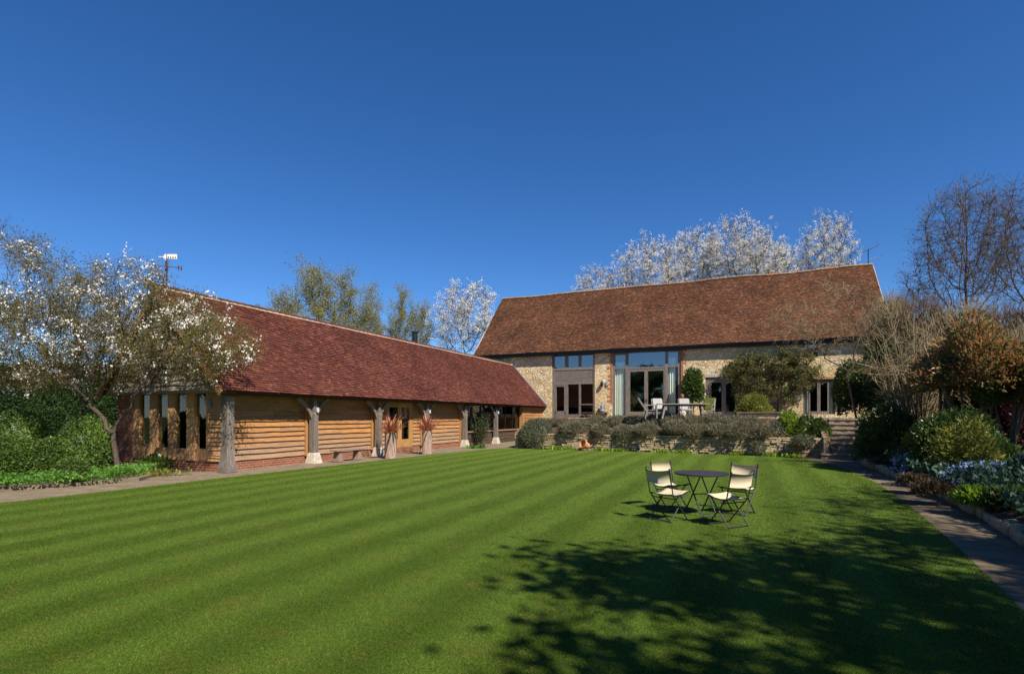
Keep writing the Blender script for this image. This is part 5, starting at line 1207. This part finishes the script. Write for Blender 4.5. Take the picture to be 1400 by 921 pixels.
scale_at(c2, 820, 62, .85, .77, 'lowest white blossoming cherry above the left of the house ridge', .8)
scale_at(c2, 885, 61, .92, .89, 'white blossoming cherry second from the left above the house ridge', 2.2)
scale_at(c2, 948, 63, .9, .96, 'white blossoming cherry left of the tall middle one', 3.9)
scale_at(c2, 1070, 64, .7, .90, 'slim white blossoming cherry right of the tall middle one', 5.0)
scale_at(c2, 1040, 60, .85, .90, 'white blossoming cherry half hidden just right of the tall middle one', 3.1)
scale_at(c2, 1132, 60, .78, .98, 'rightmost white blossoming cherry near the television aerial', 1.5)
GT = 'bare winter trees at the right'
t1 = far('bare_tree', 'tall bare rounded tree on the right skyline', 1320, 42, [(0, 342, 64, 94), (-25, 385, 54, 55), (22, 375, 40, 60)], 231, GT, bark='bark', step=.5, r0=.018, rmax=.36, trunk_h=7.0, natt=3000, up=.30, wob=.10, infl=30, kill=1.7, twig=('twig', 8, 1.2, .012), leaf=('dead', 2500, .12, 1.5, .15))
far('bare_tree', 'bare tree cut off by the right picture edge', 1432, 34, [(0, 330, 72, 105), (-20, 370, 60, 60)], 232, GT, bark='bark', step=.45, r0=.015, rmax=.34, trunk_h=5.5, natt=2600, up=.22, wob=.12, infl=30, kill=1.7, twig=('twig', 7, 1.1, .010))
far('bare_tree', 'bare twiggy tree at the upper left picture edge', -22, 26, [(0, 345, 48, 70), (15, 400, 40, 40)], 233, None, bark='bark', step=.4, r0=.009, rmax=.18, trunk_h=4, natt=1500, up=.12, twig=('twig_red', 7, .7, .006))
# tall trees on the viewer's side of the lawn (they cast the shade on the right)
rs = np.random.default_rng(241)
sh1 = tree('garden_tree', 'dense leafy tree beside the lawn casting the broad shade', 'tree', (10.2, -3.2, 0), [((5.9, -.9, 8.8), (1.7, 1.1, 1.0)), ((6.0, -3.0, 8.6), (1.7, 1.5, 1.0)), ((8.0, -1.6, 9.3), (2.4, 1.6, 1.4)), ((10.2, -1.2, 9.0), (2.6, 1.8, 1.6)), ((9.0, -4.0, 8.0), (3.4, 2.2, 1.8)), ((11.6, .2, 8.6), (2.2, 1.5, 1.4)), ((12.8, -2.5, 8.6), (2.8, 2.6, 2.2))], rs, trunk_h=4.5, natt=900, step=.45, r0=.016, rmax=.28, twig=('twig', 3, .8, .008), leaf=('tree', 34000, .20, 1.7, .22))
hb = MB(); rg = np.random.default_rng(260)
for k in range(24):
    x = -30+k*4.2+rg.normal()*.5; y = -17+rg.normal()-(.012*x*x)
    if k > 14: x, y = -33+rg.normal()*.5, -27+(k-15)*4.2
    m_ = MB(); bush_mesh(m_, (2.9, 2.0, rg.uniform(8.0, 10.0)), 1500, .34, rg, lump=.3, inner=.6, bottom=-.8)
    for v_ in m_.V: v_ += np.array([x, y, 0])
    for v_, f_ in zip(m_.V, m_.F): pass
    base_ = hb.n; hb.V += m_.V; hb.F += [f+base_ for f in m_.F]; hb.n += m_.n
stuff(hb.build('far_shrubbery', LF['tree']), 'dense dark shrubbery closing the garden behind the viewer', 'shrubbery')
for k, (x, y, s_, rz) in enumerate(((-14, -17, 1.0, 1), (-5, -20, 1.1, 2.4), (4, -19, .95, 3.8), (13, -16, 1.05, 5), (24, -12, 1.1, .4), (-24, -12, 1.0, 4.4))):
    dup(sh1, (x, y, 0), rz, f'leafy garden tree behind the viewer, {NTH[k]} of the row beyond the lawn', s_)
tree('airy_tree', 'half bare airy tree beside the right border throwing streaky shade', 'tree', (15.0, 1.0, 0), [((12.2, 2.6, 9.0), (2.6, 1.8, 1.4)), ((14.2, 3.8, 9.6), (2.6, 2.0, 1.6)), ((16, 1.5, 9), (2.5, 2.5, 2.2))], np.random.default_rng(251), trunk_h=4.5, natt=700, step=.4, r0=.014, rmax=.22, twig=('twig', 5, .9, .010), leaf=('tree', 4500, .16, 1.8, .2))
